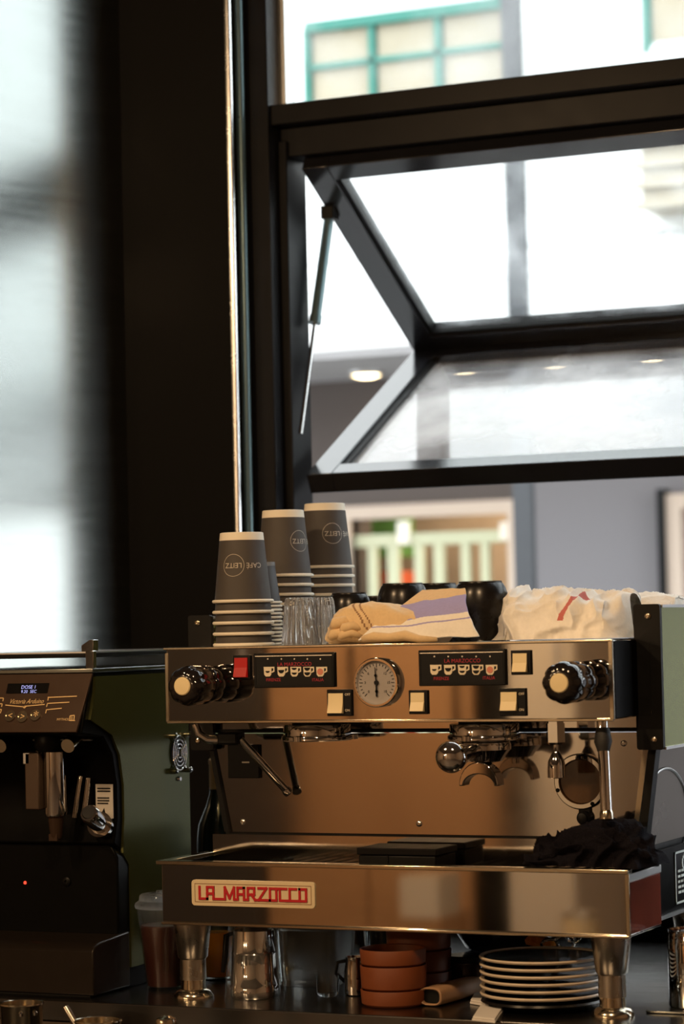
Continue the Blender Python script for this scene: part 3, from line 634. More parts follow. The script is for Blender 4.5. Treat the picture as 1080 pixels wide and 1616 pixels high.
# left steam wand
A = [Y(309, 1143, .05), Y(314, 1158, .05), Y(328, 1167, .055), Y(350, 1168, .06)]
wl = MB().tube([tuple(p) for p in A], .0065, 14).build('steam_wand', CHROME, EM)
B0, B1 = Y(378, 1166, .066), Y(456, 1252, .126)
sub(MB().box(B0[0]-.030, B0[0]+.003, .052, .08, B0[2]-.008, B0[2]+.010), 'wand_joint', BLACKM, wl, bevel=.003)
sub(MB().tube([tuple(lerp(B0, B1, t)) for t in (0, .5, .94)], .0058, 14).tube([tuple(lerp(B0, B1, t)) for t in (.92, .95, 1)], [.006, .0075, .007], 14), 'wand_tube', CHROME, wl)

# ================================================================== PORTAFILTER in the right group
pf = thing('portafilter', (gxr, GY, .33), 'chrome portafilter with black handle and twin spout locked in a group', 'portafilter')
MB().lathe([(.035, .3645), (.037, .360), (.037, .352), (.030, .344), (.024, .336), (.010, .333)], (gxr, GY, 0), 44).build('basket_holder', CHROME, pf)
E1 = Y(707, 1196, -.085); E0 = np.array([gxr, GY-.03, .352])
MB().tube([tuple(lerp(E0, E1, t)) for t in (0, .22, .34)], [.009, .009, .010], 16).build('neck', CHROME, pf)
MB().tube([tuple(lerp(E0, E1, t)) for t in (.26, .34, .45, .62, .80, .88)], [.011, .0125, .0115, .015, .0195, .0205], 24).build('handle', KNOBM, pf)
MB().tube([tuple(lerp(E0, E1, t)) for t in (.87, .90, .95, .985, 1.0)], [.0212, .0215, .019, .0125, .004], 28).build('handle_cap', CHROME, pf)
MB().lathe([(.009, .335), (.009, .326)], (gxr, GY-.005, 0), 18).build('spout_stem', CHROME, pf)
sc = Y(759, 1240, GY-.015); sxx, szz = sc[0], sc[2]
arc = [(sxx+.029*math.cos(math.radians(a)), szz+.033*math.sin(math.radians(a))) for a in range(0, 181, 9)]+[(sxx+.023*math.cos(math.radians(a)), szz+.0165*math.sin(math.radians(a))) for a in range(180, -1, -9)]
MB().prism(arc, GY-.024, GY+.002).build('twin_spout', STEEL, pf, bevel=.0015)

# ================================================================== GRINDER
XG, WG = -.106, .185; xl = XG-.27
GR = thing('coffee_grinder', (XG-WG/2, .13, 0), 'black coffee grinder with brown fascia and gold script lettering', 'grinder')
def gsub(mb, name, m, par, **k): o = mb.build(name, m, None, **k); o.parent = par; o.location = -GR.location; return o
side = [(.075, .0), (.290, .0), (.290, .468), (.0, .468), (-.032, .380), (.03, .372), (.055, .345), (.066, .30), (.066, .25), (.055, .215), (.075, .205)]
MB().prism([(y, z) for y, z in side], xl+.004, XG-.004, 'x').build('body', GRINDB, GR, bevel=.003)
cut = [(.095, .03), (.288, .03), (.288, .462), (.005, .462), (.002, .44), (-.012, .40), (.05, .375), (.072, .345), (.082, .30), (.082, .25), (.076, .20), (.095, .18)]
sdp = MB().prism(cut, XG-.004, XG, 'x').build('side_panel', GRINDS, GR)
MB().prism(cut, xl, xl+.004, 'x').build('side_panel', GRINDS, GR)
# base tray with rolled front
bt = [(-.022, .004), (-.022, .066), (-.016, .073), (.0, .078), (.085, .084), (.085, .004)]
MB().prism(bt, xl-.004, XG+.003, 'x').build('grounds_tray', mat('grinder_tray', (.022, .016, .012), .3, .5), GR, bevel=.002)
MB().box(xl+.01, XG-.01, -.01, .28, 0, .004).build('foot_pad', RUBBER, GR)
# lower block
lb = MB().prism([(xl+.002, .08), (XG-.002, .08), (XG-.002, .195), (XG-.012, .212), (XG-.03, .222), (xl+.03, .222), (xl+.002, .20)], .062, .10)
lb = lb.build('lower_block', GRINDB, GR, bevel=.003)
p = Y(40, 1393, .062); gsub(MB().lathe([(.0025, .0615), (.002, .060)], (p[0], 0, p[2]), 12, 'y'), 'power_led', LEDR, lb)
p = Y(106, 1391, .062); q = MB(); screw(q, (p[0], .062, p[2]), .007); gsub(q, 'lock_screw', BLACKM, lb)
# top lid: steel box with clear edge
lid = MB().box(xl-.002, XG+.002, -.006, .292, .468, .474).build('top_plate', BRUSH, GR, bevel=.001)
gsub(MB().box(xl+.002, XG-.002, .0, .288, .474, .490), 'hopper_base', CLEARP, lid)
gsub(MB().box(xl-.001, XG+.001, -.003, .291, .490, .4965), 'lid', BLACK, lid, bevel=.001)
gsub(MB().box(xl-.0015, XG+.0015, -.004, .2915, .4965, .4985), 'lid_edge', ALUM, lid)
cxg = XG-.006
gsub(MB().box(cxg-.004, cxg+.009, -.006, .004, .474, .500).prism([(cxg-.012, .4985), (cxg+.008, .4985), (cxg+.008, .516), (cxg+.002, .516), (cxg-.012, .508)], -.004, .012), 'lid_latch', CHROME, lid, bevel=.001)
# fascia tilted forward: plane through top (y 0, z .466) and bottom (y -.036, z .378)
ft, fb = Vector((0, -.0, .466)), Vector((0, -.036, .382)); fd = (fb-ft); FLn = fd.length; fd.normalize(); fn = Vector((0, fd.z, -fd.y))
if fn.y > 0: fn = -fn
fcx = XG-WG/2
def FP(x, s, h=0.): p = ft+fd*s+fn*h; return (x, p.y, p.z)
def fbox(mb, x0, x1, s0_, s1_, h0, h1):
    b = len(mb.v); mb.v += [FP(x, s_, h) for h in (h0, h1) for s_ in (s0_, s1_) for x in (x0, x1)]
    for f in ((0, 2, 3, 1), (4, 5, 7, 6), (0, 1, 5, 4), (2, 6, 7, 3), (0, 4, 6, 2), (1, 3, 7, 5)): mb.face([b+i for i in f])
fa = MB(); b_ = len(fa.v)
w0, w1 = WG/2, WG/2-.008
fa.v += [FP(fcx-w0, 0, 0), FP(fcx+w0, 0, 0), FP(fcx+w1, FLn, 0), FP(fcx-w1, FLn, 0), FP(fcx-w0, 0, .004), FP(fcx+w0, 0, .004), FP(fcx+w1, FLn, .004), FP(fcx-w1, FLn, .004)]
for f in ((0, 1, 2, 3), (4, 5, 6, 7), (0, 1, 5, 4), (1, 2, 6, 5), (2, 3, 7, 6), (3, 0, 4, 7)): fa.face(f)
fascia = fa.build('fascia', GRINDP, GR, bevel=.0008)
def fpx(px, py):
    """pixel -> (x, s) on the fascia"""
    d = CR*((px-540)/FPX)+CU*((808-py)/FPX)+CW; n_ = np.array(fn); o_ = np.array(ft+fn*.004); t = ((o_-CAM)@n_)/(d@n_); P = CAM+d*t
    return P[0], float((P-np.array(ft))@np.array(fd))
x0, s0_ = fpx(13, 1079); x1, s1_ = fpx(75, 1094)
q = MB(); fbox(q, x0, x1, s0_, s1_, .0042, .0048); gsub(q, 'display', GRINDB, fascia)
def ftext(mb, s_, px, py, size, shear=0, wide=1.):
    cx_, cs = fpx(px, py); add_text(mb, s_, size, lambda X, Z: FP(cx_+X, cs-Z, .0052), shear, wide)
q = MB(); ftext(q, 'DOSE 1', 46, 1085, .0078); ftext(q, '9.20  SEC', 46, 1092, .0068); gsub(q, 'display_text', LCD, fascia)
q = MB(); ftext(q, 'Victoria Arduino', 42, 1107.5, .0105, .45, .82); ftext(q, 'MYTHOS', 100, 1136, .0052)
def fstroke(mb, pa, pb, t):
    a, b = Vector(fpx(*pa)), Vector(fpx(*pb)); u = (b-a).normalized(); n_ = Vector((-u.y, u.x))*t/2; k = len(mb.v)
    mb.v += [FP(*(a-n_), .0050), FP(*(b-n_), .0050), FP(*(b+n_), .0050), FP(*(a+n_), .0050)]; mb.face((k, k+1, k+2, k+3))
for pa, pb in (((9, 1113), (39, 1116)), ((39, 1115), (71, 1112)), ((76, 1101), (122, 1099)), ((77, 1100), (76, 1106)), ((75, 1110.5), (110, 1108.5)), ((75.5, 1110), (74, 1116)), ((73, 1120.5), (98, 1118)), ((74, 1120), (72.5, 1126)), ((-6, 1102), (6, 1102)), ((6, 1102), (5, 1107)), ((-6, 1111), (4, 1111)), ((4, 1111), (3, 1116)), ((-6, 1120), (3, 1120)), ((3, 1120), (1, 1126)),
               ((36, 1115), (39, 1118)), ((42, 1115), (39, 1118)), ((111, 1137.5), (111, 1130)), ((111, 1130), (118, 1129)), ((118, 1129), (117, 1137.5)), ((114, 1131), (114, 1137)), ((109.5, 1137.5), (119, 1137.5))): fstroke(q, pa, pb, .0014)
gsub(q, 'fascia_lettering', GOLDP, fascia)
for (px, py), s_ in zip(((16.5, 1130), (36, 1131.5), (56.5, 1129)), '<>*'):
    cx_, cs = fpx(px, py); b0 = MB(); k = 24; r0, r1 = .0088, .0074
    b0.v += [FP(cx_+r*math.cos(2*PI*i/k), cs+r*math.sin(2*PI*i/k), h) for r, h in ((r0, .0042), (r0, .0062), (r1, .0062), (r1, .0048)) for i in range(k)]
    for l in range(3):
        for i in range(k): j = (i+1) % k; b0.face((l*k+i, l*k+j, (l+1)*k+j, (l+1)*k+i))
    b0.face([3*k+i for i in range(k)]); bo = gsub(b0, 'menu_button', BRASS, fascia)
    q = MB(); ftext(q, s_, px, py if s_ != '*' else py+2, .0135 if s_ != '*' else .02); gsub(q, 'button_symbol', GOLDP, fascia)
# chute, lamps, fork
sx_ = Y(78, 1230, .02)[0]
MB().lathe([(.019, .378), (.021, .372), (.021, .360), (.017, .352)], (sx_, .02, 0), 32).build('chute_collar', BLACKM, GR)
ch = MB().lathe([(.0165, .352), (.0165, .262), (.015, .258)], (sx_+.010, .02, 0), 36).build('chute', CHROME, GR)
gsub(MB().box(sx_-.030, sx_-.006, .0, .03, .268, .352), 'chute_guard', mat('brown_metal_guard', (.07, .045, .03), .4, .3), ch, bevel=.002)
gsub(MB().lathe([(.012, .258), (.010, .238), (.008, .225)], (sx_+.010, .02, 0), 20).box(sx_+.002, sx_+.016, .012, .024, .222, .232), 'chute_tip', GRINDP, ch)
hose = [(sx_-.012+.018*math.sin(t*1.5)*1.2, .01, .352+.030*t) for t in [i/40 for i in range(41)]]
gsub(MB().tube(hose, [.0048+.0008*math.sin(i*2.6) for i in range(41)], 12), 'spring_hose', LEGMET, ch)
for px in (112, 5):
    p = Y(px, 1172, .0); MB().tube([(p[0], .02, p[2]+.010), (p[0]+.003, -.004, p[2]), (p[0]+.004, -.016, p[2]-.004)], [.011, .0115, .0105], 22).build('work_lamp', BRASS, GR)
p = Y(41, 1197, .0); MB().box(p[0]-.006, p[0]+.006, .0, .02, p[2]-.009, p[2]+.009).box(p[0], p[0]+.10, .018, .026, .368, .371).build('fork_hook', ALUM, GR, bevel=.002)
p = Y(150, 1290, .02)
MB().tube([tuple(Y(128, 1225, .055)), tuple(Y(122, 1262, .05)), tuple(Y(118, 1290, .05))], .004, 10).tube([tuple(Y(140, 1228, .055)), tuple(Y(136, 1262, .05)), tuple(Y(132, 1286, .045))], .004, 10).build('fork', CHROME, GR)
aj = MB().tube([tuple(Y(163, 1306, .06)), tuple(Y(153, 1297, .03)), tuple(Y(142, 1285, .0)), tuple(Y(140, 1283, -.004))], [.016, .0135, .0145, .0125], 26).tube([tuple(Y(160, 1303, .05)), tuple(Y(157, 1301, .042))], .019, 26).build('adjuster_knob', CHROME, GR)
gsub(MB().tube([tuple(Y(140, 1283, -.0035)), tuple(Y(139.5, 1282, -.006))], [.010, .009], 20), 'knob_face', BLACK, aj)
p = Y(173, 1262, .078); lb2 = MB().box(p[0]-.013, p[0]+.016, .060, .0615, p[2]-.026, p[2]+.024).build('warning_label', mat('grey_label', (.45, .42, .38), .6), GR)
q = MB()
for i, (l_, z) in enumerate(((.022, .017), (.022, .013), (.020, .003), (.020, -.001), (.018, -.005))): q.box(p[0]-.010, p[0]-.010+l_, .0592, .060, p[2]+z, p[2]+z+.0018)
q.prism([(p[0]-.003, p[2]-.018), (p[0]+.003, p[2]-.018), (p[0]+.001, p[2]-.011)], .0592, .060); gsub(q, 'label_print', BLACKM, lb2)
# fan grille on the side panel
fy, fz = on(281, 1188, 0, XG)[1:]
fg = MB()
for r in (.006, .011, .016, .021): fg.tube([(XG+.003, fy+r*1.05*math.cos(2*PI*i/32), fz+r*1.25*math.sin(2*PI*i/32)) for i in range(32)], .0012, 6, True)
for sgn in (1, -1): fg.tube([(XG+.003, fy-.022*sgn, fz-.026), (XG+.003, fy+.022*sgn, fz+.026)], .0016, 6)
fgo = fg.build('fan_grille', CHROME, GR)
for a in (-1, 1):
    for b in (-1, 1): gsub(MB().lathe([(.0045, 0), (.0045, .010), (.002, .012)], (XG, fy+a*.023, fz+b*.027), 12, 'x'), 'screw', CHROME, fgo)
gsub(MB().lathe([(.004, 0), (.003, .004)], (XG, fy, fz-.040), 12, 'x'), 'screw', CHROME, fgo)
gsub(MB().lathe([(.024, 0), (.024, .0008)], (XG, fy, fz), 32, 'x'), 'fan_opening', BLACK, fgo)

# ================================================================== ON TOP OF THE MACHINE
TZ = .5016
def paper_cup(R0, R1, H, band, logo=None, rim=.0024):
    """upside-down cup standing on its rim at local z 0; R0 rim radius, R1 base radius"""
    r = thing('paper_cup', (0, 0, 0))
    def rad(z): return lerp(R0, R1, z/H)
    MB().lathe([(rad(.002), .002), (rad(H-band), H-band)], n=40, cap0=False, cap1=False).build('sleeve', CUPM, r, local=True)
    MB().lathe([(rad(H-band), H-band), (R1, H-.0006), (R1-.0012, H), (R1-.0025, H-.001), (R1-.0035, H-.006), (.002, H-.006)], n=40, cap0=False).build('cup_base', CUPW, r, local=True)
    MB().tube([((R0+rim*.5)*math.cos(2*PI*i/40), (R0+rim*.5)*math.sin(2*PI*i/40), rim) for i in range(40)], rim, 8, True).build('rolled_rim', CUPW, r, local=True)
    if logo is not None:
        q = MB(); zc = H*.53
        def wrap(X, Z): th = logo+X/rad(zc); zz = zc-Z; rr = rad(zz)+.0005; return (rr*math.cos(th), rr*math.sin(th), zz)
        # the cup is upside down, so lettering is turned half round: x runs the other way
        def wr(X, Z): return wrap(-X, Z)
        k = 40; b = len(q.v)
        for rr_ in (.0162, .0156):
            q.v += [wr(rr_*math.cos(2*PI*i/k), rr_*math.sin(2*PI*i/k)) for i in range(k)]
        for i in range(k): j = (i+1) % k; q.face((b+i, b+j, b+k+j, b+k+i))
        add_text(q, 'LEITZ', .0104, lambda X, Z: wr(X, Z)); add_text(q, 'CAFÉ', .0104, lambda X, Z: wr(X-.031, Z))
        q.build('logo_print', CUPTXT, r, local=True)
    return r
view_ang = math.atan2(-3.4, 1.7)           # direction from the cups to the camera
ORD = ('second', 'third', 'fourth', 'fifth', 'sixth', 'seventh', 'eighth', 'ninth', 'tenth', 'eleventh', 'twelfth')
def cup_stack(x, y, n, step, R0, R1, H, band, logo, where, rim=.0024):
    top = paper_cup(R0, R1, H, band, logo, rim); top.location = (x, y, TZ+step*(n-1))
    tag(top, 'upside-down dark paper cup with printed ring logo topping the stack ' + where, 'paper cup', 'paper cups stacked on the machine')
    pl_ = paper_cup(R0, R1, H, band, None, rim)
    for i in range(n-1):
        o = pl_ if i == 0 else copy_tree(pl_)
        o.location = (x, y, TZ+step*i); tag(o, ORD[n-2-i] + ' dark paper cup down in the nested stack ' + where, 'paper cup', 'paper cups stacked on the machine')
pA = Y(385, 1010, .085); cup_stack(pA[0], .085, 5, .0157, .0415, .0315, .102, .0115, view_ang-.36, 'next to the end post')
pB = Y(451, 1000, .28); cup_stack(pB[0], .28, 8, .0146, .0415, .0315, .102, .0115, view_ang+.72, 'behind the small cup stack')
pC = Y(517, 1000, .40); cup_stack(pC[0], .40, 9, .0145, .0415, .0315, .102, .0115, view_ang+.30, 'behind the glass tumblers')
# small stack
xD, yD = Y(412, 1010, .19)[0], .19
for i in range(12):
    if i == 0:
        sc0 = thing('small_paper_cup', (xD, yD, TZ)); R0, R1, H = .0305, .0235, .062
        MB().lathe([(R0, .002), (R1, H-.006)], n=32, cap0=False, cap1=False).build('sleeve', SMALLCUP, sc0, local=True)
        MB().lathe([(R1, H-.006), (R1, H), (R1-.003, H), (R1-.004, H-.004), (.002, H-.004)], n=32, cap0=False).build('cup_base', mat('grey_paper_band', (.2, .2, .2), .6), sc0, local=True)
        MB().tube([((R0+.001)*math.cos(2*PI*k/32), (R0+.001)*math.sin(2*PI*k/32), .0018) for k in range(32)], .0018, 8, True).build('rolled_rim', CUPW, sc0, local=True); o = sc0
    else: o = copy_tree(sc0)
    o.location = (xD, yD, TZ+.0056*i)
    tag(o, 'small charcoal paper cup upside down, ' + ('topmost' if i == 11 else ORD[10-i]+' down') + ' in the close-packed stack', 'paper cup', 'small paper cups in a close stack')
# tumblers
def tumbler(x, y, label):
    H = .068; n = 20; q = MB(); prof = [(.0265, 0), (.0262, .003), (.0248, .022), (.0240, .024), (.0215, .060), (.0200, .066), (.0185, H)]
    q.lathe(prof, (x, y, TZ), 120, cap0=False, cap1=True, lobes=20, amp=.10)
    q.lathe([(.0182, .056), (.0185, .052), (.0225, .020), (.0250, .0005)], (x, y, TZ), 60, cap0=True, cap1=False)
    b = len(q.v)
    o = q.build('glass_tumbler', CUTGLASS, angle=60); tag(o, label, 'glass', 'glass tumblers upside down on the machine')
pt = Y(474, 1000, .085); tumbler(pt[0], .085, 'fluted clear glass tumbler upside down next to the paper cups')
pt = Y(505, 1000, .115); tumbler(pt[0], .115, 'fluted clear glass tumbler upside down next to the beige cloth')
pt = Y(487, 1000, .165); tumbler(pt[0], .165, 'fluted clear glass tumbler upside down behind the other tumblers')
# black cups
def black_cup(x, y, R, H, label):
    prof = [(R*.97, 0), (R, .004), (R, H*.46), (R*.985, H*.64), (R*.94, H*.79), (R*.87, H*.90), (R*.79, H*.965), (R*.76, H*.975), (R*.75, H), (R*.69, H), (R*.67, H*.975), (.002, H*.97)]
    q = MB().lathe(prof, (x, y, TZ), 48, cap0=False)
    t = thing('ceramic_cup', (x, y, TZ), label, 'cup', 'black cups upside down on the machine'); q.build('cup_bowl', CERAM, t)
    MB().lathe([(R*.745, H+.0002), (R*.745, H+.0008), (R*.695, H+.0008), (R*.695, H+.0002)], (x, y, TZ), 40, cap0=False, cap1=False).build('foot_ring', mat('unglazed_foot', (.05, .045, .04), .7), t)
    return t
def zat(px, py, y): return Y(px, py, y)[2]-TZ
for px, top, y, R, lb_ in ((552, 936, .24, .034, 'low black cup upside down between tumblers and cloth'), (637, 921, .27, .040, 'black cup upside down behind the beige cloth roll'),
                           (693, 921, .36, .036, 'black cup upside down furthest back behind the striped cloth'), (598, 941, .42, .034, 'black cup upside down tucked behind two others'),
                           (760, 918, .17, .041, 'large black cup upside down between the striped and white cloths')):
    black_cup(Y(px, 980, y)[0], y, R, zat(px, top, y), lb_)
# beige and lilac cloth
CL = thing('striped_tea_towel', (Y(640, 1010, .07)[0], .07, TZ), 'folded beige tea towel with lilac stripes on the machine top', 'tea towel')
xa_, xb_ = Y(522, 1000, .075)[0], Y(700, 1000, .075)[0]
tops = [(Y(px, py, .075)[0], Y(px, py, .075)[2]-TZ) for px, py in ((521, 990), (527, 972), (540, 962), (558, 954), (590, 951), (620, 953), (655, 962), (690, 966), (715, 968))]
rl = MB(); NU, NV = 220, 60
def rollf(u, v):
    x = lerp(xa_-.003, xb_, u); a = 2*PI*v; h = max(.006, interp(tops, x)); w_ = .036*min(1, (.25+u*6))
    ca, sa = math.cos(a), math.sin(a); e = .75
    yy = .078+math.copysign(abs(ca)**e, ca)*w_; zz = TZ+h/2+math.copysign(abs(sa)**e, sa)*h/2
    nn = noise.noise(Vector((x*60, yy*40, zz*60)))
    fold = .0022*math.sin((x*1.2+yy*2.0+zz*.9)*150)*(.3+.7*max(0, 1-u*3))
    return (x+fold*.5+.004*math.sin(a*3+1)*max(0, 1-u*5), yy-.003*nn, max(TZ+.0005, zz+(.0022*nn+fold)*max(0, sa)))
b = len(rl.v); rl.grid(rollf, NU, NV)
for i, f in enumerate(rl.f):
    u = (i % NU)/NU; v = (i//NU)/NV
    k = u-.10*math.cos(2*PI*v)
    rl.mi[i] = 1 if (abs(u+.14*math.sin(2*PI*v)-.40) < .009 or abs(u+.14*math.sin(2*PI*v)-.455) < .007) else 0
rl.build('cloth_roll', [BEIGE, BROWNST], CL, angle=180)
# bundled end folds
ef = MB()
for (px, py, r, yy) in ((534, 985, .011, .045), (530, 1002, .009, .042), (545, 1003, .008, .040), (548, 992, .009, .041)):
    c = Y(px, py, yy); ef.tube([(c[0]-.008, yy, c[2]-r*.5), (c[0]-.002, yy-.004, c[2]+.001), (c[0]+.010, yy, c[2]+.004), (c[0]+.024, yy+.006, c[2]-.002)], [r*.55, r*.8, r*.75, r*.4], 12)
for v_i in range(len(ef.v)):
    v_ = ef.v[v_i]; ef.v[v_i] = (v_[0], v_[1], max(v_[2], TZ+.0004))
ef.build('bundled_end', BEIGE, CL, angle=180)
# flap
fA, fB, fC, fD = Y(566, 1011, .030), Y(757, 1004, .030), Y(735, 929, .085), Y(668, 932, .10)
def flapf(u, v):
    p = lerp(lerp(fA, fB, u), lerp(np.array(fD), np.array(fC), u), v)
    # pull the left edge so the stripes run up to the right
    bul = .016*math.sin(PI*v)*(.4+.6*u); nn = noise.noise(Vector((u*5, v*4, 3.1)))
    wrk = .0025*math.sin((u*9+v*6))*(1-v)*(1-u)
    z = p[2]+.002*nn+wrk
    return (p[0]+.002*nn, p[1]-bul+.003*nn, max(z, TZ+.0012))
fl_ = MB().grid(flapf, 160, 140)
for i, f in enumerate(fl_.f):
    u = (i % 160)/160; v = (i//160)/140; k = v+.16*(1-u)
    fl_.mi[i] = 2 if .50 < k < .86 else (2 if .36 < k < .39 else (0 if k >= .86 else 1))
fl_.build('striped_flap', [BEIGE, CREAMCL, PURPLE], CL, angle=180, solid=.003)
# hem fold at the front
hm = MB().tube([tuple(Y(px, py, .026)+np.array([0, 0, 0])) for px, py in ((572, 1008), (590, 1005), (615, 1006), (640, 1003), (662, 1008), (690, 1009))], [.004, .007, .006, .0075, .005, .003], 12)
hm.v = [(a, b, max(c, TZ+.0004)) for a, b, c in hm.v]; hm.build('hem_fold', BEIGE, CL, angle=180)

# crumpled heap cloth
def heap(name, sil, y0, dep, base, m, seed, amp, freq, nu=120, nv=70, mi=None, skew=0.):
    """sil: (pixel x, pixel y) along the top outline, taken at depth y0"""
    S = [Y(px, py, y0) for px, py in sil]; S = [(p[0], p[2]) for p in S]; xa, xb = S[0][0], S[-1][0]
    q = MB(); off = Vector((seed*3.7, seed*1.3, seed))
    def shape(u, v):
        x = lerp(xa, xb, u); s = v*2-1; h = max(interp(S, x)-base(x, y0), .003)
        e = min(1, 7*u+.12)**.5*min(1, 7*(1-u)+.12)**.5
        th = PI*(1-v); ca, sa = math.cos(th), max(0, math.sin(th))
        return Vector((x+.15*h*(1-sa)*(u-.5)*2, y0+math.copysign(abs(ca)**.7, ca)*dep*e+skew*(u-.5), base(x, y0)+h*sa**.62))
    def f(u, v):
        p = shape(u, v); e = .004
        du = shape(min(1, u+e), v)-shape(max(0, u-e), v); dv = shape(u, min(1, v+e))-shape(u, max(0, v-e))
        n = du.cross(dv)
        if n.length > 1e-12: n.normalize()
        P = p*freq+off; wv = noise.noise_vector(P*.5)*1.3; P = P+wv
        r1 = 1-abs(noise.noise(P)*2.2); r2 = 1-abs(noise.noise(P*2.1+Vector((5, 1, 0)))*2.2); r3 = noise.noise(P*.45+Vector((3, 3, 8)))
        k = min(1, 14*u)*min(1, 14*(1-u))
        d = amp*(.8*max(0, r1)**1.5+.13*max(0, r2)**1.5+.8*r3-.55)*k
        p = p+n*d
        return (p.x, p.y, max(p.z, base(p.x, p.y)+.0006))
    q.grid(f, nu, nv)
    if mi:
        for i, fc_ in enumerate(q.f): q.mi[i] = mi((i % nu)/nu, (i//nu)/nv)
    return q.build(name, m, angle=180)
def ontop(x, y): return TZ+.0005
wc = heap('white_tea_towel', ((808, 1004), (811, 950), (817, 930), (828, 926), (845, 937), (862, 934), (885, 930), (905, 932), (940, 934), (975, 934), (1000, 936)), .20, .085, ontop, [CREAMCL, mat('red_stripe', (.56, .16, .14), .85)], 4, .013, 24, 220, 120, mi=lambda u, v: 1 if abs(u-.60-.40*(v-.15)) < .022 and .06 < v < .40 else 0)
tag(wc, 'crumpled white tea towel with red stripe on the machine top', 'tea towel')
wc2 = heap('white_tea_towel', ((985, 1000), (1000, 940), (1030, 938), (1060, 938), (1075, 940), (1086, 1000)), .36, .06, ontop, CREAMCL, 8, .006, 26)
tag(wc2, 'white cloth bunched behind the black end post', 'tea towel')
# black towel over the tray corner
def tbase(x, y): return .1985 if x < .703 else .1985-.02*min(1, (x-.703)/.01)
bt_ = heap('bar_towel', ((834, 1368), (842, 1352), (852, 1340), (866, 1326), (890, 1318), (912, 1306), (935, 1302), (962, 1294), (985, 1298), (1008, 1312), (1030, 1330), (1046, 1346), (1048, 1362)), .062, .062, lambda x, y: .1985, TOWEL, 2, .020, 24, 200, 110)
tag(bt_, 'crumpled black bar towel lying on the drip tray corner', 'towel')
# scale on the grate
p0, p1 = Y(560, 1362, .05), Y(694, 1362, .05)
SC = thing('coffee_scale', ((p0[0]+p1[0])/2, .085, .181), 'flat black coffee scale standing on the drip grate', 'scale')
MB().box(p0[0]+.006, p1[0]-.006, .05, .125, .1811, .206).build('scale_body', BLACKM, SC, bevel=.002)
MB().box(p0[0]+.004, p1[0]-.004, .048, .127, .2065, .216).build('weighing_plate', mat('dark_grey_plate', (.008, .007, .007), .6, spec=.1), SC, bevel=.0015)
MB().box(p0[0]+.05, p0[0]+.052, .0485, .05, .183, .206).build('body_seam', BLACKM, SC)

# ================================================================== UNDER THE MACHINE
# takeaway iced drink
dx_, dy_ = -.052, .10
D = thing('iced_drink', (dx_, dy_, 0), 'clear plastic cup of dark iced coffee with lid beside the leg', 'drink')
MB().lathe([(.027, .0), (.0275, .003), (.0400, .118), (.0412, .121), (.0395, .121), (.0265, .005), (.002, .004)], (dx_, dy_, 0), 40, cap0=True, cap1=False).build('plastic_cup', CLEARP, D)
MB().lathe([(.0262, .0055), (.0355, .090), (.034, .094), (.002, .092)], (dx_, dy_, 0), 40).build('coffee', COFFEE, D)
MB().lathe([(.0425, .119), (.0435, .122), (.0425, .126), (.037, .130), (.036, .137), (.034, .139), (.012, .140), (.011, .144), (.004, .144)], (dx_, dy_, 0), 40).build('cup_lid', CLEARL, D)
# amber glass
ax, ay = -.018, .205
A_ = thing('oil_glass', (ax, ay, 0), 'small glass of amber syrup behind the machine leg', 'glass')
MB().lathe([(.022, 0), (.024, .100), (.022, .100), (.020, .006), (.002, .005)], (ax, ay, 0), 32, cap1=False).build('glass_wall', TUMBLER, A_)
MB().lathe([(.0198, .0065), (.0215, .072), (.002, .072)], (ax, ay, 0), 32).build('syrup', AMBER, A_)
MB().lathe([(.0245, .1005), (.0245, .106), (.002, .107)], (ax, ay, 0), 32).build('cap', BLACK, A_)
# shaker: steel pot inside a clear plastic cup, both upside down
sx0, sy0 = G(388, 1578)[0], G(388, 1578)[1]+.03
T = thing('steel_pot', (sx0, sy0, 0), 'small polished steel pot with black handle under the tray', 'pot')
MB().lathe([(.034, .001), (.035, .004), (.0355, .018), (.034, .020), (.0325, .062), (.0332, .064), (.032, .0665), (.0305, .096), (.025, .100), (.002, .101)], (sx0, sy0, 0), 44).build('pot_body', CHROME, T)
MB().tube([(sx0-.026, sy0-.012, .092), (sx0-.036, sy0-.016, .088), (sx0-.038, sy0-.017, .06), (sx0-.042, sy0-.018, .036)], [.003, .0045, .0045, .003], 10).build('pot_handle', BLACK, T)
V_ = MB().lathe([(.0445, 0), (.0445, .003), (.043, .006), (.0355, .104), (.0335, .106), (.002, .1065)], (sx0, sy0, 0), 44, cap0=False).build('plastic_cup', CLEARP)
tag(V_, 'clear plastic cup upside down over the steel pot', 'plastic cup')
# clear tub lying behind
def tub(px, y, W_, D_, H_, label):
    x = Y(px, 1530, y)[0]; q = MB(); b = 0
    secs = [(1, 0), (1.03, H_*.10), (1.12, H_*.85), (1.18, H_*.88), (1.18, H_*.92), (.9, H_), (.05, H_)]
    n = 40
    for k, h in secs:
        for i in range(n):
            a = 2*PI*i/n; ca, sa = math.cos(a), math.sin(a); q.v.append((x+k*W_/2*math.copysign(abs(ca)**.5, ca), y+k*D_/2*math.copysign(abs(sa)**.5, sa), h+.0005))
    for l in range(len(secs)-1):
        for i in range(n): j = (i+1) % n; q.face((l*n+i, l*n+j, (l+1)*n+j, (l+1)*n+i))
    q.face([i for i in range(n)][::-1]); q.face([(len(secs)-1)*n+i for i in range(n)])
    tag(q.build('plastic_tub', mat('cloudy_plastic', (.62, .64, .62), .16, trans=.75, ior=1.2, var=.2, scale=25, bump=.15)), label, 'tub')
tub(492, .215, .105, .10, .096, 'cloudy clear plastic tub with lid behind the steel pot')
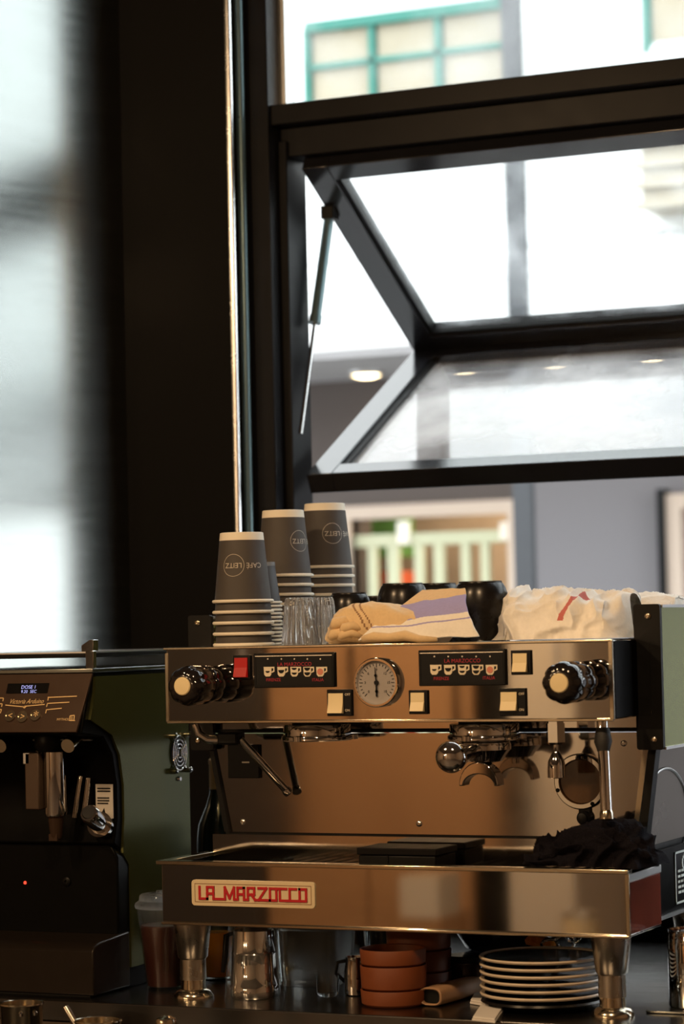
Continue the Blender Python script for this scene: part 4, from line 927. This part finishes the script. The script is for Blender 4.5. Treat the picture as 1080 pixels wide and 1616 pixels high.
gcx = G(508, 1575); q = MB().lathe([(.013, 0), (.016, .004), (.017, .03), (.0155, .03), (.0145, .006), (.002, .005)], (gcx[0], gcx[1]+.02, 0), 28, cap1=False)
tag(q.build('shot_glass', TUMBLER), 'tiny clear shot glass standing before the plastic tub', 'glass')
for px, y, h, lb_ in ((560, .30, .105, 'tall clear glass behind the terracotta bowls'), (600, .32, .105, 'tall clear glass beside another behind the terracotta bowls')):
    x = Y(px, 1520, y)[0]; q = MB().lathe([(.020, 0), (.021, .004), (.025, h), (.0235, h), (.0195, .007), (.002, .006)], (x, y, 0), 32, cap1=False); tag(q.build('tall_glass', TUMBLER), lb_, 'glass')
# little steel pitcher with handle
mx_, my_ = Y(562, 1555, .115)[0], .115
P_ = thing('milk_jug', (mx_, my_, 0), 'tiny steel milk jug with dark handle beside terracotta bowls', 'jug')
MB().lathe([(.014, 0), (.0165, .002), (.0165, .035), (.014, .05), (.015, .055), (.0135, .055), (.0125, .05), (.002, .048)], (mx_, my_, 0), 28).build('jug_body', STEEL, P_)
MB().tube([(mx_-.015, my_, .048), (mx_-.026, my_-.004, .046), (mx_-.029, my_-.004, .03), (mx_-.017, my_, .018)], .0028, 8).build('jug_handle', BLACKM, P_)
# terracotta bowls
def bowls(px, yc, zs, R, where):
    x = Y(px, 1570, yc)[0]
    for i, (z0, h) in enumerate(zs):
        q = MB().lathe([(R*.90, 0), (R*.97, .003), (R, h), (R*.985, h+.001), (R*.93, h), (R*.90, .006), (.002, .005)], (x, yc, z0), 48, cap1=False)
        o = q.build('terracotta_bowl', TERRA); tag(o, 'round terracotta bowl, ' + ('top of' if i == len(zs)-1 else ('middle of' if i else 'bottom of')) + ' the stack ' + where, 'bowl', 'terracotta bowls under the tray')
bowls(622, .048, ((.0005, .021), (.0225, .032), (.0555, .022)), .0465, 'beside the tan tube')
bowls(663, .165, ((.0005, .030), (.0315, .030), (.0625, .030)), .047, 'behind the front bowls')
# black jar
jx, jy = Y(738, 1545, .20)[0], .20
J = thing('black_jar', (jx, jy, 0), 'squat black glossy jar with flat lid beside the plates', 'jar')
MB().lathe([(.026, 0), (.028, .003), (.028, .040), (.026, .043)], (jx, jy, 0), 36).build('jar_body', mat('red_reflection_gloss', (.03, .012, .010), .12), J)  # black jar; its red reflections are mixed into the body colour
MB().lathe([(.0285, .0435), (.0285, .050), (.027, .0515), (.002, .052)], (jx, jy, 0), 36).build('jar_lid', BLACK, J)
# tan tube
t0, t1 = Vector(tuple(G(676, 1590))), Vector(tuple(G(752, 1568))); t0.z = t1.z = .0135; t0.y += .008
ax_ = (t1-t0).normalized(); sd = Vector((0, 0, 1)).cross(ax_).normalized(); q = MB(); n = 28; k = 6
def dsec(i, s_): a = 2*PI*i/n; return math.copysign(abs(math.cos(a))**.6, math.cos(a))*.0185*s_, math.copysign(abs(math.sin(a))**.75, math.sin(a))*.0125*s_
def ringv(P0, s_):
    for i in range(n): u_, w_ = dsec(i, s_); q.v.append(tuple(P0+sd*u_+Vector((0, 0, w_))))
for tt, s_ in ((.35, .72), (.0, .80), (-.01, .90), (0., .98), (.05, 1.), (.5, 1.02), (.9, .97), (1., .85)): ringv(t0.lerp(t1, tt), s_)
for l in range(7):
    for i in range(n): j = (i+1) % n; q.face((l*n+i, l*n+j, (l+1)*n+j, (l+1)*n+i))
q.face(range(n)); q.face([7*n+i for i in range(n)])
for i_ in range(len(q.v)): q.v[i_] = (q.v[i_][0], q.v[i_][1], max(q.v[i_][2], .0005))
TT = thing('tan_tube', tuple(t0.lerp(t1, .5)*1.0), 'tan hollow wooden grip lying on the worktop beside terracotta bowls', 'handle'); TT.location.z = 0
q.build('grip', TAN, TT)
q = MB(); b = 0
for tt, s_ in ((.30, .70), (.04, .74)): ringv(t0.lerp(t1, tt), s_)
for i in range(n): j = (i+1) % n; q.face((i, j, n+j, n+i))
q.face(range(n)); q.face([n+i for i in range(n)]); q.build('dark_hollow', BLACKM, TT)
# napkins
def napkin(pts, label):
    q = MB(); P = [G(*p) for p in pts]; q.prism([(p[0], p[1]) for p in P], .0004, .0035, 'z'); P2 = [G(*p) for p in pts]; c = sum(P2)/len(P2)
    q.prism([(lerp(p[0], c[0], .06), lerp(p[1], c[1], .06)) for p in P2], .0036, .0062, 'z'); tag(q.build('paper_napkin', PAPERW, bevel=.0008), label, 'napkin')
napkin(((745, 1612), (758, 1592), (795, 1597), (782, 1616)), 'folded white paper napkin at the worktop edge by the plates')
napkin(((742, 1585), (752, 1566), (778, 1568), (772, 1590)), 'folded white paper napkin behind another beside the plates')
# plates
pxx, pyy = Y(857, 1560, .085)[0], .085; Rp = .0865
for i in range(6):
    z0 = .0135+i*.0098
    if i == 0:
        pr_ = thing('side_plate', (pxx, pyy, z0))
        MB().lathe([(Rp*.55, 0), (Rp*.62, 0), (Rp*.93, .0048), (Rp*.93, .0065), (Rp*.6, .0028), (.002, .0028)], n=56, cap0=True).build('plate_well', PLATEB, pr_, local=True)
        MB().lathe([(Rp*.925, .0042), (Rp*.985, .0052), (Rp, .0072), (Rp*.985, .0092), (Rp*.925, .0078)], n=56, cap0=False, cap1=False).build('plate_rim', PLATEW, pr_, local=True); o = pr_
    else: o = copy_tree(pr_)
    o.location = (pxx, pyy, z0)
    tag(o, 'black plate with cream rim, ' + ('topmost' if i == 5 else ORD[4-i]+' down') + ' in the stack under the machine', 'plate', 'black plates stacked under the machine')
dsh = MB().lathe([(Rp*.6, .0002), (Rp*.7, .002), (Rp*.99, .010), (Rp*.97, .0128), (.002, .0128)], (pxx, pyy, 0), 48); tag(dsh.build('black_dish', CERAM), 'shallow black dish under the stacked plates', 'dish')
# black bowls and tools behind the plates
bx_, by_ = Y(800, 1520, .27)[0], .27
for i, (z0, R, h) in enumerate(((.0005, .062, .045), (.046, .075, .035))):
    q = MB().lathe([(R*.5, 0), (R*.8, h*.3), (R, h), (R*.97, h+.002), (R*.75, h*.4), (.002, h*.2)], (bx_, by_, z0), 44); tag(q.build('black_bowl', PLATEB), 'glossy black bowl behind the plates, ' + ('upper' if i else 'lower') + ' of two', 'bowl', 'black bowls behind the plates')
c0, c1 = Y(820, 1478, .235), Y(878, 1492, .205)
q = MB().tube([tuple(np.array(lerp(c0, c1, t/120))+np.array([0, .007*math.cos(t*1.05), .007*math.sin(t*1.05)])) for t in range(121)], .0022, 6)
tag(q.build('coiled_cord', ORANGE), 'orange coiled cord resting over the black bowls', 'cord')
q = MB()
for (px, py, r) in ((868, 1492, .012), (893, 1487, .014), (905, 1480, .010)):
    c = Y(px, py, .185); q.tube([(c[0]+r*math.cos(2*PI*i/24), .185+.004*math.sin(2*PI*i/12), c[2]+r*.7*math.sin(2*PI*i/24)) for i in range(24)], .0022, 8, True)
tag(q.build('chain_links', CHROME), 'shiny metal chain links hanging above the plates', 'chain')
# wine bottle behind, left of the machine
bx1_, by1_ = -.125, .42
B_ = thing('wine_bottle', (bx1_, by1_, 0), 'dark wine bottle with gold foil standing between grinder and machine', 'bottle')
MB().lathe([(.034, 0), (.036, .003), (.036, .19), (.033, .215), (.020, .245), (.0145, .265), (.0135, .285)], (bx1_, by1_, 0), 36).build('bottle_body', BOTTLEG, B_)
MB().lathe([(.0142, .262), (.0142, .31), (.0150, .311), (.0150, .318), (.013, .320)], (bx1_, by1_, 0), 28).build('foil', GOLDP, B_)
# steel pitcher and its tray at the right
tx, ty = .752, .115
tag(MB().prism(rrect(tx-.055, tx+.06, ty-.05, ty+.055, .008), .0005, .004, 'z').build('drip_mat', BRUSH, bevel=.001), 'flat steel mat under the tall steel pitcher', 'mat')
P2_ = thing('steel_pitcher', (tx, ty, .004), 'tall polished steel pitcher standing beside the machine leg', 'pitcher')
MB().lathe([(.033, .0045), (.035, .007), (.035, .100), (.0335, .104), (.0342, .108), (.0328, .108), (.0322, .10), (.032, .009), (.002, .008)], (tx, ty, 0), 44).build('pitcher_body', STEEL, P2_)
MB().tube([(tx+.033, ty, .095), (tx+.055, ty, .092), (tx+.060, ty, .06), (tx+.034, ty, .025)], .004, 10).build('pitcher_handle', STEEL, P2_)

# ================================================================== FRONT BENCH
def basket(px, py, y, R, H, label, m=BRASS):
    c = Y(px, py, y); x, z = c[0], c[2]; z0 = -.0795
    t = thing('steel_cup', (x, y, z0), label, 'cup')
    MB().lathe([(R*.80, z0), (R*.82, z0+.003), (R*.97, z-.004), (R*1.02, z-.001), (R*1.0, z+.001), (R*.95, z), (R*.79, z0+.006), (.002, z0+.005)], (x, y, 0), 44, cap1=False).build('cup_wall', m, t)
    q = MB()
    for i in range(2): a = math.radians(-60+40*i); q.lathe([(.003, -.002), (.0035, .002), (.002, .004)], (x+R*.96*math.cos(a), y+R*.96*math.sin(a), z-.012), 10)
    q.build('rivet', CHROME, t); return x, y, z
basket(34, 1583, -.22, .0305, .08, 'steel cup with riveted side at the bench end')
xs, ys, zs_ = basket(155, 1610, -.25, .0315, .08, 'steel cup holding a spoon on the low bench')
a0, a1 = Y(103, 1589, -.25), Vector((xs+.008, ys, -.06))
sp_ = thing('spoon', tuple(a1), 'steel spoon leaning in the steel cup', 'spoon'); va = Vector(tuple(a0))
MB().tube([tuple(va), tuple(va.lerp(a1, .05)), tuple(va.lerp(a1, .8))], [.0042, .0048, .0036], 12).build('spoon_handle', LEGMET, sp_)
MB().tube([tuple(va.lerp(a1, t)) for t in (.78, .85, .93, 1.0)], [.003, .009, .010, .004], 14).build('spoon_bowl', LEGMET, sp_)
c = Y(262, 1618, -.25); z0 = -.0795
q = MB().lathe([(.020, z0), (.021, z0+.004), (.008, z0+.02), (.007, c[2]-.016), (.012, c[2]-.008), (.0155, c[2]+.002), (.013, c[2]+.009), (.006, c[2]+.0125), (.001, c[2]+.013)], (c[0], -.25, 0), 36)
tag(q.build('coffee_tamper', BRASS), 'small brass knobbed tamper standing on the low bench', 'tamper')
